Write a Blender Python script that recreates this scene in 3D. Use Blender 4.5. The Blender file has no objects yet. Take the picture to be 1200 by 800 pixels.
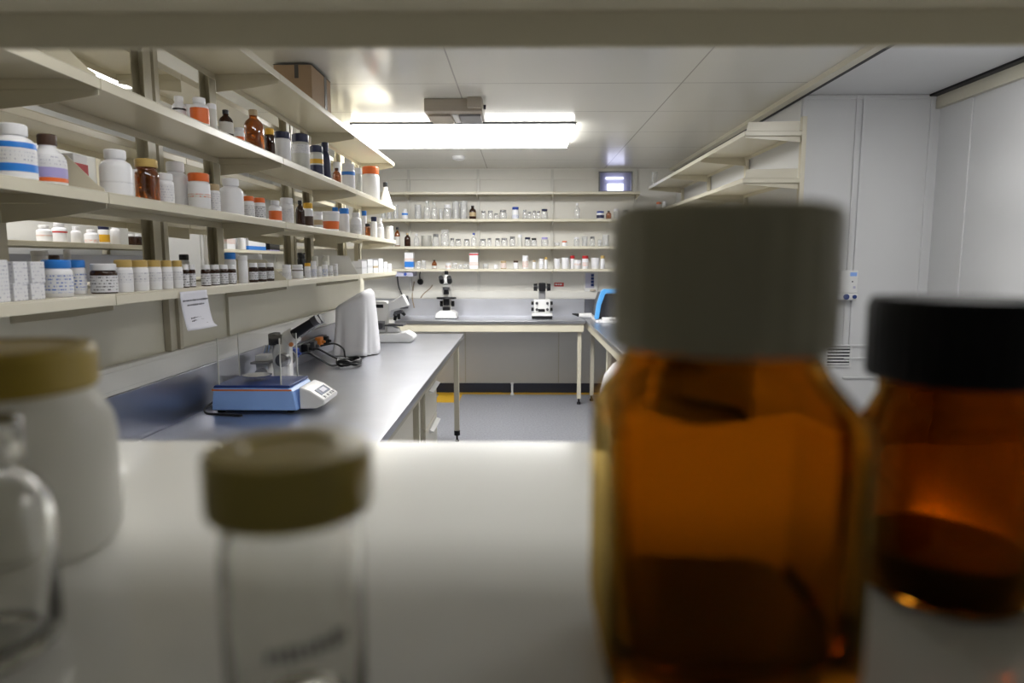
import bpy, math, random
from math import sin, cos, pi, radians
random.seed(7)
SC = bpy.context.scene
COL = SC.collection

# ------------------------------------------------------------------ materials
def new_mat(name):
    m = bpy.data.materials.new(name); m.use_nodes = True
    nt = m.node_tree; nt.nodes.clear()
    out = nt.nodes.new('ShaderNodeOutputMaterial')
    return m, nt, out
def principled(name, col, rough=.5, metal=0., spec=.5, noise=0., nscale=20., bump=0., rnoise=0., coat=0.):
    m, nt, out = new_mat(name)
    b = nt.nodes.new('ShaderNodeBsdfPrincipled')
    b.inputs['Base Color'].default_value = (*col, 1); b.inputs['Roughness'].default_value = rough
    b.inputs['Metallic'].default_value = metal; b.inputs['Specular IOR Level'].default_value = spec
    b.inputs['Coat Weight'].default_value = coat
    nt.links.new(b.outputs[0], out.inputs[0])
    if noise or bump or rnoise:
        tc = nt.nodes.new('ShaderNodeTexCoord')
        n = nt.nodes.new('ShaderNodeTexNoise'); n.inputs['Scale'].default_value = nscale; n.inputs['Detail'].default_value = 4
        nt.links.new(tc.outputs['Object'], n.inputs['Vector'])
        if noise:
            mx = nt.nodes.new('ShaderNodeMix'); mx.data_type = 'RGBA'
            mx.inputs[6].default_value = (*[max(0, c*(1-noise)) for c in col], 1); mx.inputs[7].default_value = (*[min(1, c*(1+noise)) for c in col], 1)
            nt.links.new(n.outputs['Fac'], mx.inputs[0]); nt.links.new(mx.outputs[2], b.inputs['Base Color'])
        if rnoise:
            mr = nt.nodes.new('ShaderNodeMapRange'); mr.inputs[3].default_value = max(.02, rough-rnoise); mr.inputs[4].default_value = rough+rnoise
            nt.links.new(n.outputs['Fac'], mr.inputs[0]); nt.links.new(mr.outputs[0], b.inputs['Roughness'])
        if bump:
            bp = nt.nodes.new('ShaderNodeBump'); bp.inputs['Strength'].default_value = bump; bp.inputs['Distance'].default_value = .002
            nt.links.new(n.outputs['Fac'], bp.inputs['Height']); nt.links.new(bp.outputs[0], b.inputs['Normal'])
    return m
def thin_glass(name, tint, gloss=.12, rough=.04, film=None, filmf=0.):
    """single-walled clear material: tinted transparency with a Fresnel reflection"""
    m, nt, out = new_mat(name)
    t = nt.nodes.new('ShaderNodeBsdfTransparent'); t.inputs[0].default_value = (*tint, 1)
    g = nt.nodes.new('ShaderNodeBsdfGlossy'); g.inputs['Roughness'].default_value = rough; g.inputs[0].default_value = (1, 1, 1, 1)
    lw = nt.nodes.new('ShaderNodeLayerWeight'); lw.inputs[0].default_value = .35
    mr = nt.nodes.new('ShaderNodeMapRange'); mr.inputs[3].default_value = gloss*.4; mr.inputs[4].default_value = min(1, gloss*5)
    nt.links.new(lw.outputs['Fresnel'], mr.inputs[0])
    mx = nt.nodes.new('ShaderNodeMixShader')
    nt.links.new(mr.outputs[0], mx.inputs[0]); nt.links.new(t.outputs[0], mx.inputs[1]); nt.links.new(g.outputs[0], mx.inputs[2])
    last = mx
    if film:
        d = nt.nodes.new('ShaderNodeBsdfDiffuse'); d.inputs[0].default_value = (*film, 1)
        m2 = nt.nodes.new('ShaderNodeMixShader'); m2.inputs[0].default_value = filmf
        nt.links.new(mx.outputs[0], m2.inputs[1]); nt.links.new(d.outputs[0], m2.inputs[2]); last = m2
    nt.links.new(last.outputs[0], out.inputs[0])
    return m
def real_glass(name, col, rough=.0, ior=1.46):
    m, nt, out = new_mat(name)
    g = nt.nodes.new('ShaderNodeBsdfGlass'); g.inputs[0].default_value = (*col, 1); g.inputs['Roughness'].default_value = rough; g.inputs['IOR'].default_value = ior
    nt.links.new(g.outputs[0], out.inputs[0]); return m
def emission(name, col, s):
    m, nt, out = new_mat(name)
    e = nt.nodes.new('ShaderNodeEmission'); e.inputs[0].default_value = (*col, 1); e.inputs[1].default_value = s
    nt.links.new(e.outputs[0], out.inputs[0]); return m
def printed(name, base, ink, pitch=.0075, dens=.52, cs=420., rough=.5):
    """a paper label carrying rows of small illegible print"""
    m, nt, out = new_mat(name); N = nt.nodes; L = nt.links
    b = N.new('ShaderNodeBsdfPrincipled'); b.inputs['Roughness'].default_value = rough; L.new(b.outputs[0], out.inputs[0])
    tc = N.new('ShaderNodeTexCoord'); sp = N.new('ShaderNodeSeparateXYZ'); L.new(tc.outputs['Object'], sp.inputs[0])
    def mth(op, a, bb=None):
        n = N.new('ShaderNodeMath'); n.operation = op
        for i, v in enumerate((a, bb)):
            if v is None: continue
            if isinstance(v, (int, float)): n.inputs[i].default_value = v
            else: L.new(v, n.inputs[i])
        return n.outputs[0]
    zr = mth('DIVIDE', sp.outputs[2], pitch); fr = mth('FRACT', zr); fl = mth('FLOOR', zr)
    row = mth('MULTIPLY', mth('LESS_THAN', fr, .42), mth('GREATER_THAN', fr, .05))
    cx = N.new('ShaderNodeCombineXYZ'); L.new(mth('MULTIPLY', sp.outputs[0], cs), cx.inputs[0]); L.new(mth('MULTIPLY', sp.outputs[1], cs), cx.inputs[1]); L.new(mth('MULTIPLY', fl, 3.7), cx.inputs[2])
    n = N.new('ShaderNodeTexNoise'); n.inputs['Scale'].default_value = 1; n.inputs['Detail'].default_value = 1; L.new(cx.outputs[0], n.inputs['Vector'])
    f = mth('MULTIPLY', row, mth('GREATER_THAN', n.outputs['Fac'], dens))
    mx = N.new('ShaderNodeMix'); mx.data_type = 'RGBA'; mx.inputs[6].default_value = (*base, 1); mx.inputs[7].default_value = (*ink, 1)
    L.new(f, mx.inputs[0]); L.new(mx.outputs[2], b.inputs['Base Color'])
    return m
def ceiling_mat():
    m, nt, out = new_mat('ceiling_panels'); N = nt.nodes; L = nt.links
    b = N.new('ShaderNodeBsdfPrincipled'); L.new(b.outputs[0], out.inputs[0])
    tc = N.new('ShaderNodeTexCoord'); mp = N.new('ShaderNodeMapping'); mp.inputs['Location'].default_value = (.36, -3.17, 0)
    L.new(tc.outputs['Object'], mp.inputs['Vector'])
    br = N.new('ShaderNodeTexBrick'); br.offset = 0; br.inputs['Scale'].default_value = 1
    br.inputs['Brick Width'].default_value = 1.26; br.inputs['Row Height'].default_value = .71; br.inputs['Mortar Size'].default_value = .0045; br.inputs['Mortar Smooth'].default_value = .2
    br.inputs['Color1'].default_value = (.80, .785, .72, 1); br.inputs['Color2'].default_value = (.80, .785, .72, 1); br.inputs['Mortar'].default_value = (.46,.44,.40, 1)
    L.new(mp.outputs[0], br.inputs['Vector']); L.new(br.outputs['Color'], b.inputs['Base Color'])
    n = N.new('ShaderNodeTexNoise'); n.inputs['Scale'].default_value = 1.6; n.inputs['Detail'].default_value = 2; L.new(tc.outputs['Object'], n.inputs['Vector'])
    bp = N.new('ShaderNodeBump'); bp.inputs['Strength'].default_value = .25; bp.inputs['Distance'].default_value = .01; L.new(n.outputs['Fac'], bp.inputs['Height']); L.new(bp.outputs[0], b.inputs['Normal'])
    b.inputs['Roughness'].default_value = .15; b.inputs['Specular IOR Level'].default_value = .35
    return m
def floor_mat():
    m, nt, out = new_mat('floor_vinyl'); N = nt.nodes; L = nt.links
    b = N.new('ShaderNodeBsdfPrincipled'); L.new(b.outputs[0], out.inputs[0]); b.inputs['Roughness'].default_value = .34
    tc = N.new('ShaderNodeTexCoord'); n = N.new('ShaderNodeTexNoise'); n.inputs['Scale'].default_value = 55; n.inputs['Detail'].default_value = 6; n.inputs['Roughness'].default_value = .75
    L.new(tc.outputs['Object'], n.inputs['Vector'])
    cr = N.new('ShaderNodeValToRGB'); cr.color_ramp.elements[0].position = .35; cr.color_ramp.elements[1].position = .7
    cr.color_ramp.elements[0].color = (.19, .195, .225, 1); cr.color_ramp.elements[1].color = (.37, .38, .42, 1)
    L.new(n.outputs['Fac'], cr.inputs[0]); L.new(cr.outputs[0], b.inputs['Base Color']); return m
def steel_mat(name, base, rough):
    m, nt, out = new_mat(name); N = nt.nodes; L = nt.links
    b = N.new('ShaderNodeBsdfPrincipled'); L.new(b.outputs[0], out.inputs[0]); b.inputs['Metallic'].default_value = 1; b.inputs['Roughness'].default_value = rough
    tc = N.new('ShaderNodeTexCoord'); n = N.new('ShaderNodeTexNoise'); n.inputs['Scale'].default_value = 3.5; n.inputs['Detail'].default_value = 3; L.new(tc.outputs['Object'], n.inputs['Vector'])
    mx = N.new('ShaderNodeMix'); mx.data_type = 'RGBA'; mx.inputs[6].default_value = (*[c*.85 for c in base], 1); mx.inputs[7].default_value = (*[min(1, c*1.12) for c in base], 1)
    L.new(n.outputs['Fac'], mx.inputs[0]); L.new(mx.outputs[2], b.inputs['Base Color'])
    return m

def milky_mat():
    m, nt, out = new_mat('milky_plastic'); N = nt.nodes; L = nt.links
    b = N.new('ShaderNodeBsdfPrincipled'); b.inputs['Base Color'].default_value = (.84, .83, .79, 1); b.inputs['Roughness'].default_value = .35
    t = N.new('ShaderNodeBsdfTranslucent'); t.inputs[0].default_value = (.86, .85, .80, 1)
    mx = N.new('ShaderNodeMixShader'); mx.inputs[0].default_value = .45
    L.new(b.outputs[0], mx.inputs[1]); L.new(t.outputs[0], mx.inputs[2]); L.new(mx.outputs[0], out.inputs[0]); return m

CREAM = (.69, .645, .52)
M = dict(
 base_darkener=principled('added_base_dark', (.010, .004, .002), .4, noise=.2), splash_light=steel_mat('light_splash_steel', (.66, .67, .72), .42), dimming_wall=principled('unseen_dimming_wall', (.27, .26, .23), .6, noise=.05), wall=principled('wall_paint', (.72, .725, .735), .45, noise=.03, nscale=3), cream=principled('shelf_enamel', CREAM, .28, noise=.03, nscale=4),
 creamd=principled('post_enamel', (.52, .48, .37), .35, noise=.04, nscale=6), wallback=principled('back_wall_paint', (.80, .785, .74), .45, noise=.02, nscale=3), panel=principled('panel_paint', (.64, .61, .50), .4, noise=.03, nscale=3),
 trunk=principled('trunking_plastic', (.70, .69, .65), .35, noise=.02), ceil=ceiling_mat(), floor=floor_mat(),
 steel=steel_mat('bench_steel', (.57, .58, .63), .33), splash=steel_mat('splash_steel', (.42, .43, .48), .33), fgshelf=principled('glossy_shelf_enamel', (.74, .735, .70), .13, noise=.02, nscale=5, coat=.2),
 navybase=principled('skirting_vinyl', (.03, .035, .06), .4, noise=.1), yellow=principled('floor_tape', (.62, .36, .02), .5, noise=.05),
 black=principled('black_plastic', (.010, .010, .012), .45, spec=.25, noise=.15, nscale=60), darkgrey=principled('dark_grey_plastic', (.06, .06, .07), .4, noise=.1),
 grey=principled('grey_plastic', (.25, .25, .26), .4, noise=.05), white=principled('white_enamel', (.80, .80, .80), .3, noise=.02), 
 chrome=principled('polished_metal', (.75, .75, .76), .18, 1., rnoise=.05), blue=principled('blue_casing', (.30, .50, .98), .35, noise=.03), navyb=principled('navy_casing', (.02, .05, .22), .35, noise=.05),
 skyblue=principled('light_blue_frame', (.10, .40, .85), .35, noise=.05), orange=principled('orange_line', (.75, .2, .05), .4, noise=.05), red=principled('red_sticker', (.6, .03, .03), .4, noise=.05),
 cloth=principled('dust_cover_cloth', (.87, .87, .91), .7, noise=.03, nscale=12, bump=.1), card=principled('cardboard', (.40, .27, .16), .7, noise=.08, nscale=14), tape=principled('dark_tape', (.10, .09, .08), .5, noise=.1),
 beigebox=principled('beige_casing', (.50, .44, .36), .45, noise=.03), acrylic=thin_glass('clear_acrylic', (.98, .98, .98), .025), screen=principled('display_glass', (.14, .17, .28), .2, noise=.1),
 lilac=principled('pale_lilac_plastic', (.52, .52, .66), .4, noise=.03), lamp=emission('lamp_diffuser', (1., .985, .95), 10), lamp_bright=emission('bright_lamp_diffuser', (1., .99, .96), 17), lamp_dim=emission('dim_lamp_diffuser', (1., .98, .94), 4.5), lampgap=principled('painted_gap_shadow', (.06, .06, .07), .5, noise=.1),
 paper=principled('paper_sheet', (.70, .70, .78), .7, noise=.02), ink=principled('ink', (.08, .08, .10), .7, noise=.1), winpane=thin_glass('window_glass', (.80, .80, .92), .15),
 room2=principled('next_room_wall', (.78, .78, .95), .6, noise=.05), winlit=emission('next_room_light', (.93, .96, 1), 2.5),
 amberbig=real_glass('amber_glass', (.76, .53, .17)), amberdark=real_glass('dark_amber_glass', (.58, .36, .09)), clearbig=real_glass('clear_glass', (.97, .97, .96)), capwhite=principled('ribbed_white_cap', (.41, .385, .27), .45, noise=.03), capolive=principled('olive_cap', (.42, .33, .075), .28, noise=.05),
 hdpe=milky_mat(), casing=principled('microscope_enamel', (.72, .71, .68), .3, noise=.02), wire=principled('cable_rubber', (.015, .015, .017), .45, noise=.1), wiretan=principled('tan_cable', (.35, .28, .2), .5, noise=.1),
 plugblue=principled('blue_plug', (.03, .08, .4), .4, noise=.1), plugorange=principled('orange_plug', (.7, .22, .03), .4, noise=.1),
)
B = dict(  # bottle colours
 W=principled('white_plastic', (.85, .85, .885), .38, noise=.015), T=principled('translucent_plastic', (.64, .64, .60), .3, noise=.03), C=thin_glass('clear_glassware', (.96, .965, .96), .15, .02, film=(.95, .95, .97), filmf=.22),  # white film in the clear glassware stands in for its bright highlights
 F=thin_glass('frosted_glassware', (.9, .9, .88), .12, .3, film=(.75, .74, .7), filmf=.3),
 A=thin_glass('amber_glassware', (.66, .32, .07), .14, film=(.20, .07, .012), filmf=.08), D=thin_glass('dark_amber_glassware', (.22, .08, .03), .12, film=(.05, .022, .012), filmf=.45),
 N=principled('navy_plastic', (.012, .016, .06), .35, noise=.1), K=principled('black_cap', (.012, .012, .014), .35, noise=.1), O=principled('orange_plastic', (.80, .16, .03), .4, noise=.05),
 G=principled('gold_cap', (.55, .38, .12), .4, noise=.05), TAN=principled('tan_cap', (.50, .38, .22), .5, noise=.05), BL=principled('blue_cap', (.03, .22, .72), .4, noise=.05), NB=principled('deep_blue', (.03, .07, .36), .4, noise=.05),
 R=principled('red_cap', (.50, .02, .025), .4, noise=.05), Y=principled('yellow_cap', (.75, .42, .03), .4, noise=.05), BR=principled('brown_cap', (.075, .04, .025), .45, noise=.1), PU=principled('lilac_label', (.40, .36, .68), .5, noise=.03),
 S=principled('steel_lid', (.55, .56, .58), .25, 1., rnoise=.05), P=principled('paper_label', (.62, .60, .56), .6, noise=.04),
 PR=printed('grey_print', (.76, .76, .79), (.42, .42, .52), dens=.56), PB=printed('blue_print', (.76, .77, .82), (.05, .15, .55)), PO=printed('red_print', (.76, .74, .72), (.75, .14, .05)), PK=printed('black_print', (.70, .70, .74), (.04, .04, .06)),
)

# ------------------------------------------------------------------ mesh helpers
class MB:
    def __init__(s): s.v = []; s.f = []
    def box(s, x0, y0, z0, x1, y1, z1):
        n = len(s.v); s.v += [(x, y, z) for z in (z0, z1) for x, y in ((x0, y0), (x1, y0), (x1, y1), (x0, y1))]
        s.f += [tuple(n+i for i in q) for q in ((3, 2, 1, 0), (4, 5, 6, 7), (0, 1, 5, 4), (1, 2, 6, 5), (2, 3, 7, 6), (3, 0, 4, 7))]; return s
    def prism(s, pts, axis, a, b):
        """polygon pts (2-D) extruded along axis from a to b"""
        def P(p, t): return {'x': (t, p[0], p[1]), 'y': (p[0], t, p[1]), 'z': (p[0], p[1], t)}[axis]
        n = len(s.v); k = len(pts); s.v += [P(p, a) for p in pts] + [P(p, b) for p in pts]
        s.f += [tuple(range(n+k-1, n-1, -1)), tuple(range(n+k, n+2*k))] + [(n+i, n+(i+1) % k, n+k+(i+1) % k, n+k+i) for i in range(k)]; return s
    def lathe(s, pts, seg=28, c=(0, 0, 0), mod=None, closed=False):
        """profile (radius, z) spun round z; mod(phi) scales the radius"""
        n0 = len(s.v); rings = []
        for r, z in pts:
            if r < 1e-7: rings.append([len(s.v)]); s.v.append((c[0], c[1], c[2]+z))
            else:
                rings.append(list(range(len(s.v), len(s.v)+seg)))
                for i in range(seg):
                    a = 2*pi*i/seg; q = r*(mod(a, z) if mod else 1); s.v.append((c[0]+q*cos(a), c[1]+q*sin(a), c[2]+z))
        pr = list(zip(rings, rings[1:])) + ([(rings[-1], rings[0])] if closed else [])
        for A, Bq in pr:
            for i in range(seg):
                j = (i+1) % seg
                if len(A) == 1 and len(Bq) == 1: break
                if len(A) == 1: s.f.append((A[0], Bq[j], Bq[i]))
                elif len(Bq) == 1: s.f.append((A[i], A[j], Bq[0]))
                else: s.f.append((A[i], A[j], Bq[j], Bq[i]))
        return s
    def cyl(s, p, q, r0, r1=None, seg=20):
        """capped cylinder/cone from p to q"""
        r1 = r0 if r1 is None else r1
        return s.tube([p, q], [r0, r1], seg)
    def tube(s, path, rad, seg=8):
        from mathutils import Vector
        path = [Vector(p) for p in path]; n0 = len(s.v); k = len(path)
        if not isinstance(rad, (list, tuple)): rad = [rad]*k
        u = None
        for i, p in enumerate(path):
            t = (path[min(i+1, k-1)]-path[max(i-1, 0)]).normalized()
            if u is None:
                u = t.orthogonal().normalized()
            u = (u-t*u.dot(t)).normalized(); w = t.cross(u)
            for j in range(seg):
                a = 2*pi*j/seg; s.v.append(tuple(p+(u*cos(a)+w*sin(a))*rad[i]))
        for i in range(k-1):
            for j in range(seg):
                a = n0+i*seg+j; b = n0+i*seg+(j+1) % seg; s.f.append((a, b, b+seg, a+seg))
        s.f.append(tuple(n0+seg-1-j for j in range(seg))); s.f.append(tuple(n0+(k-1)*seg+j for j in range(seg)))
        return s
    def build(s, name, mat, parent=None, bevel=0., smooth=35, loc=None, rotz=0.):
        me = bpy.data.meshes.new(name); me.from_pydata(s.v, [], s.f); me.validate(); me.update()
        import bmesh
        bm = bmesh.new(); bm.from_mesh(me); bmesh.ops.recalc_face_normals(bm, faces=bm.faces); bm.to_mesh(me); bm.free()
        me.materials.append(mat)
        if smooth:
            me.shade_smooth(); me.set_sharp_from_angle(angle=radians(smooth))
        o = bpy.data.objects.new(name, me); COL.objects.link(o)
        if parent is not None: o.parent = parent
        if loc: o.location = loc
        o.rotation_euler.z = rotz
        if bevel:
            bv = o.modifiers.new('bevel', 'BEVEL'); bv.width = bevel; bv.segments = 2; bv.limit_method = 'ANGLE'; bv.angle_limit = radians(40)
        return o
def thing(name, label, cat, loc=(0, 0, 0), rotz=0., group=None):
    o = bpy.data.objects.new(name, None); COL.objects.link(o); o.empty_display_size = .05
    o.location = loc; o.rotation_euler.z = rotz; o['label'] = label; o['category'] = cat
    if group: o['group'] = group
    return o
def tag(o, label, cat, group=None):
    o['label'] = label; o['category'] = cat
    if group: o['group'] = group
    return o
def struct(o): o['kind'] = 'structure'; return o
def smooth_path(pts, n=8):
    from mathutils import Vector
    P = [Vector(p) for p in pts]; P = [P[0]*2-P[1]] + P + [P[-1]*2-P[-2]]; out = []
    for i in range(1, len(P)-2):
        for k in range(n):
            t = k/n; a, b, c, d = P[i-1:i+3]
            out.append(.5*((2*b)+(c-a)*t+(2*a-5*b+4*c-d)*t*t+(3*b-a-3*c+d)*t**3))
    out.append(P[-2]); return [tuple(p) for p in out]

# ------------------------------------------------------------------ room
XL, XR, XA, YF, YB, YR, H = -2.95, 2.51, 1.68, -1.6, 7.35, 4.15, 2.45
T = .1
def sbox(name, mat, *b): return struct(MB().box(*b).build(name, M[mat], smooth=0))
sbox('floor', 'floor', XL-T, YF-T, -.1, XR+T, YB+T, 0)
sbox('ceiling', 'ceil', XL-T, YF-T, H, XR+T, YB+T, H+.1)
sbox('wall_left', 'wall', XL-T, YF, 0, XL, YB, H)
sbox('wall_right', 'wall', XR, YF, 0, XR+T, YR, H)
sbox('wall_right_return', 'wall', XA, YR, 0, XR+T, YR+T, H)
sbox('wall_right_alcove', 'wall', XA, YR+T, 0, XA+T, YB, H)
sbox('wall_front', 'dimming_wall', XL-T, YF-T, 0, XR+T, YF, H)  # unseen wall, coloured dark so camera-facing sides in front stay dim
# back wall with an opening for the small high window
WX0, WX1, WZ0, WZ1 = .84, 1.205, 2.205, 2.42
w = MB()
w.box(XL-T, YB, 0, WX0, YB+T, H); w.box(WX1, YB, 0, XR+T, YB+T, H); w.box(WX0, YB, 0, WX1, YB+T, WZ0); w.box(WX0, YB, WZ1, WX1, YB+T, H)
struct(w.build('wall_back', M['wallback'], smooth=0))
win = bpy.data.objects.new('window_1', None); COL.objects.link(win); struct(win)
f = MB()
f.box(WX0, YB-.004, WZ0, WX0+.016, YB+.05, WZ1); f.box(WX1-.012, YB-.004, WZ0, WX1, YB+.05, WZ1); f.box(WX0, YB-.004, WZ0, WX1, YB+.05, WZ0+.01); f.box(WX0, YB-.004, WZ1-.01, WX1, YB+.05, WZ1)
f.build('frame', M['grey'], win, smooth=0)
MB().box(WX0+.01, YB+.02, WZ0+.005, WX1-.01, YB+.026, WZ1-.005).build('pane', M['winpane'], win, smooth=0)
# what the window looks into: a lit corridor niche
sbox('wall_beyond_window', 'room2', WX0-.3, YB+T+.3, WZ0-.4, WX1+.3, YB+T+.32, WZ1+.3)
struct(MB().box(.965, YB+T+.27, 2.385, 1.165, YB+T+.297, 2.405).build('trim_10', M['winlit'], smooth=0))
struct(MB().box(.985, YB+T+.27, 2.22, 1.165, YB+T+.297, 2.335).build('trim_11', M['winlit'], smooth=0))
sbox('baseboard_back', 'navybase', XL, YB-.012, 0, XA, YB, .105)
sbox('baseboard_right_alcove', 'navybase', XA-.012, YR+T, 0, XA, YB-.012, .105)
sbox('trim_1', 'yellow', -1.9, YB-.115, 0, XA-.02, YB-.02, .002)           # yellow tape along the wall
sbox('trim_2', 'yellow', -.90, 6.80, 0, -.64, 7.26, .0015)                   # yellow square of tape
sbox('trim_3', 'cream', 1.60, YF, H-.03, 1.65, YB, H)                        # ceiling strip
sbox('trim_4', 'black', 1.65, YF, H-.0315, 1.672, YB, H)
sbox('trim_60', 'wall', 1.672, YF, H-.004, XR-.076, YR-.01, H)
sbox('trim_61', 'wallback', -2.7, YB-.02, 2.335, .82, YB, H)
sbox('trim_5', 'black', XR-.075, YF, H-.016, XR-.02, YR-.005, H)
sbox('trim_6', 'panel', XR-.03, YF, H-.085, XR, YR, H-.016)
k = 7
def strip(*b):
    global k
    struct(MB().box(*b).build('trim_%d' % (20+k), M['wall'], smooth=0, bevel=.002)); k += 1
for x in (2.005, 2.045): strip(x, YR-.012, .94, x+.014, YR, H-.01)
for x in (1.70, 2.46): strip(x-.012, YR-.01, .02, x+.012, YR, H-.01)
strip(1.69, YR-.008, H-.03, XR-.03, YR, H-.008)
for z in (.94, .86, .737): strip(2.02, YR-.014, z-.006, XR, YR, z+.004)
for y in (3.86, 3.3, 2.2): strip(XR-.01, y-.012, .02, XR, y+.012, H-.09)
# back-wall sheet joints and battens
for x in (-2.0, -.62, .42): struct(MB().box(x, YB-.003, .11, x+.01, YB, .8).build('trim_%d' % (40+int((x+3)*4)), M['panel'], smooth=0))
# skirting pipe stub
tag(MB().lathe([(0, 0), (.022, 0), (.022, .012), (.012, .02), (.012, .12), (.016, .12), (.016, .135), (0, .135)], 16).build('floor_pipe', M['white'], loc=(-.09, 7.2, 0.002)), 'short white pipe stub rising from floor by the back wall', 'pipe')

# ------------------------------------------------------------------ partition and services behind the left bench
sbox('wall_partition', 'panel', -1.305, .60, .0, -1.275, 5.42, 1.36)
tr = thing('cable_trunking', 'long cream cable trunking along the partition above left bench splashback', 'trunking', (0, 0, 0))
MB().box(-1.275, .6, 1.052, -1.245, 5.42, 1.138).build('body', M['trunk'], tr, bevel=.003)
MB().box(-1.245, .6, 1.066, -1.242, 5.42, 1.124).build('cover', M['trunk'], tr, bevel=.001)
tb = thing('cable_trunking', 'cream cable trunking along the back wall above back bench splashback', 'trunking', (0, 0, 0))
MB().box(-1.9, YB-.03, 1.052, XA, YB, 1.135).build('body', M['trunk'], tb, bevel=.003)
MB().box(-1.9, YB-.033, 1.066, XA, YB-.03, 1.121).build('cover', M['trunk'], tb, bevel=.001)
st = thing('batten', 'thin vertical batten on the partition below hanging note', 'batten')
MB().box(-1.275, 2.86, 1.138, -1.262, 2.90, 1.353).build('strip', M['panel'], st, bevel=.001)

ps = thing('upright_channel', 'slotted cream upright on the partition behind the hanging note', 'upright')
MB().box(-1.2745, 2.35, 1.1385, -1.25, 2.37, 1.353).build('flange', M['creamd'], ps, bevel=.002)
MB().box(-1.2745, 2.371, 1.1385, -1.262, 2.415, 1.353).build('web', M['creamd'], ps, bevel=.001)
MB().box(-1.2745, 2.416, 1.1385, -1.25, 2.44, 1.353).build('flange', M['creamd'], ps, bevel=.002)

# ------------------------------------------------------------------ shelving
LIP = .027
def shelf_mesh(x0, x1, y0, y1, zb, axis):
    """folded sheet-steel shelf: top sheet with lips folded down on four edges"""
    m = MB(); t = .003; zt = zb+LIP
    m.box(x0, y0, zt-t, x1, y1, zt)
    m.box(x0, y0, zb, x0+t, y1, zt-t); m.box(x1-t, y0, zb, x1, y1, zt-t)
    m.box(x0+t, y0, zb, x1-t, y0+t, zt-t); m.box(x0+t, y1-t, zb, x1-t, y1, zt-t)
    return m
def channel(m, x, y, z0, z1, w, d, open_dir):
    """slotted C-channel upright, open towards open_dir ('+x','-x','+y','-y')"""
    t = .004
    if open_dir[1] == 'x':
        s = 1 if open_dir[0] == '+' else -1
        m.box(x-d/2, y-w/2, z0, x+d/2, y-w/2+t, z1); m.box(x-d/2, y+w/2-t, z0, x+d/2, y+w/2, z1)
        xb = x-s*d/2; m.box(min(xb, xb+s*t), y-w/2+t, z0, max(xb, xb+s*t), y+w/2-t, z1)
    else:
        s = 1 if open_dir[0] == '+' else -1
        m.box(x-w/2, y-d/2, z0, x-w/2+t, y+d/2, z1); m.box(x+w/2-t, y-d/2, z0, x+w/2, y+d/2, z1)
        yb = y-s*d/2; m.box(x-w/2+t, min(yb, yb+s*t), z0, x+w/2-t, max(yb, yb+s*t), z1)
    return m
SEC = [.34, 1.61, 2.82, 4.07, 5.31]
REAR = [1.36, 2.47, 3.93, 5.08]
ILEV = (1.354, 1.597, 1.860, 2.195)
rack = thing('shelving_rack', 'long cream double-sided steel shelf rack standing over the left bench', 'shelving', (0, 0, 0))
for a_, b_ in zip(SEC, SEC[1:]):
    for z in ILEV:
        shelf_mesh(-1.255, -.985, a_+.002, b_-.002, z, 'x').build('shelf', M['cream'], rack, bevel=.0012)
        shelf_mesh(-1.66, -1.39, a_+.002, b_-.002, z, 'x').build('shelf', M['cream'], rack, bevel=.0012)
for y in SEC:
    ya = min(max(y, SEC[0]+.02), SEC[-1]-.02)
    post = channel(MB(), -1.285, ya-.006, 1.355, 2.30, .042, .05, '-y'); channel(post, -1.285, ya+.03 if y < 5 else ya-.05, 1.355, 2.30, .03, .02, '+y')
    post.build('post', M['creamd'], rack)
    for z in ILEV:
        MB().prism([(-1.25, z), (-.992, z), (-.992, z-.012), (-1.10, z-.030), (-1.25, z-.046)], 'y', ya-.0015, ya+.0015).build('bracket', M['cream'], rack)
        MB().prism([(-1.395, z), (-1.653, z), (-1.653, z-.012), (-1.54, z-.030), (-1.395, z-.046)], 'y', ya-.0015, ya+.0015).build('bracket', M['cream'], rack)
for ya in REAR:
    post = channel(MB(), -1.36, ya-.006, .0, 2.30, .045, .05, '-y'); channel(post, -1.36, ya+.05, 0, 2.30, .05, .03, '+y')
    post.build('post', M['creamd'], rack)
for y, z in ((1.61, ILEV[2]), (1.61, ILEV[1]), (2.82, ILEV[0]), (4.07, ILEV[0])):
    zz = z+LIP
    tall = y > 4
    pts = [(-1.25, zz), (-.99, zz), (-.992, zz+.008), (-1.004, zz+.03), (-1.03, zz+.075), (-1.045, zz+.112), (-1.12, zz+.114), (-1.25, zz+.114)] if tall else [(-1.25, zz), (-.99, zz), (-.992, zz+.008), (-1.01, zz+.02), (-1.045, zz+.055), (-1.075, zz+.085), (-1.25, zz+.09)]
    MB().prism(pts, 'y', y-.0075, y-.0055).build('divider', M['white' if tall else 'cream'], rack)

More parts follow.
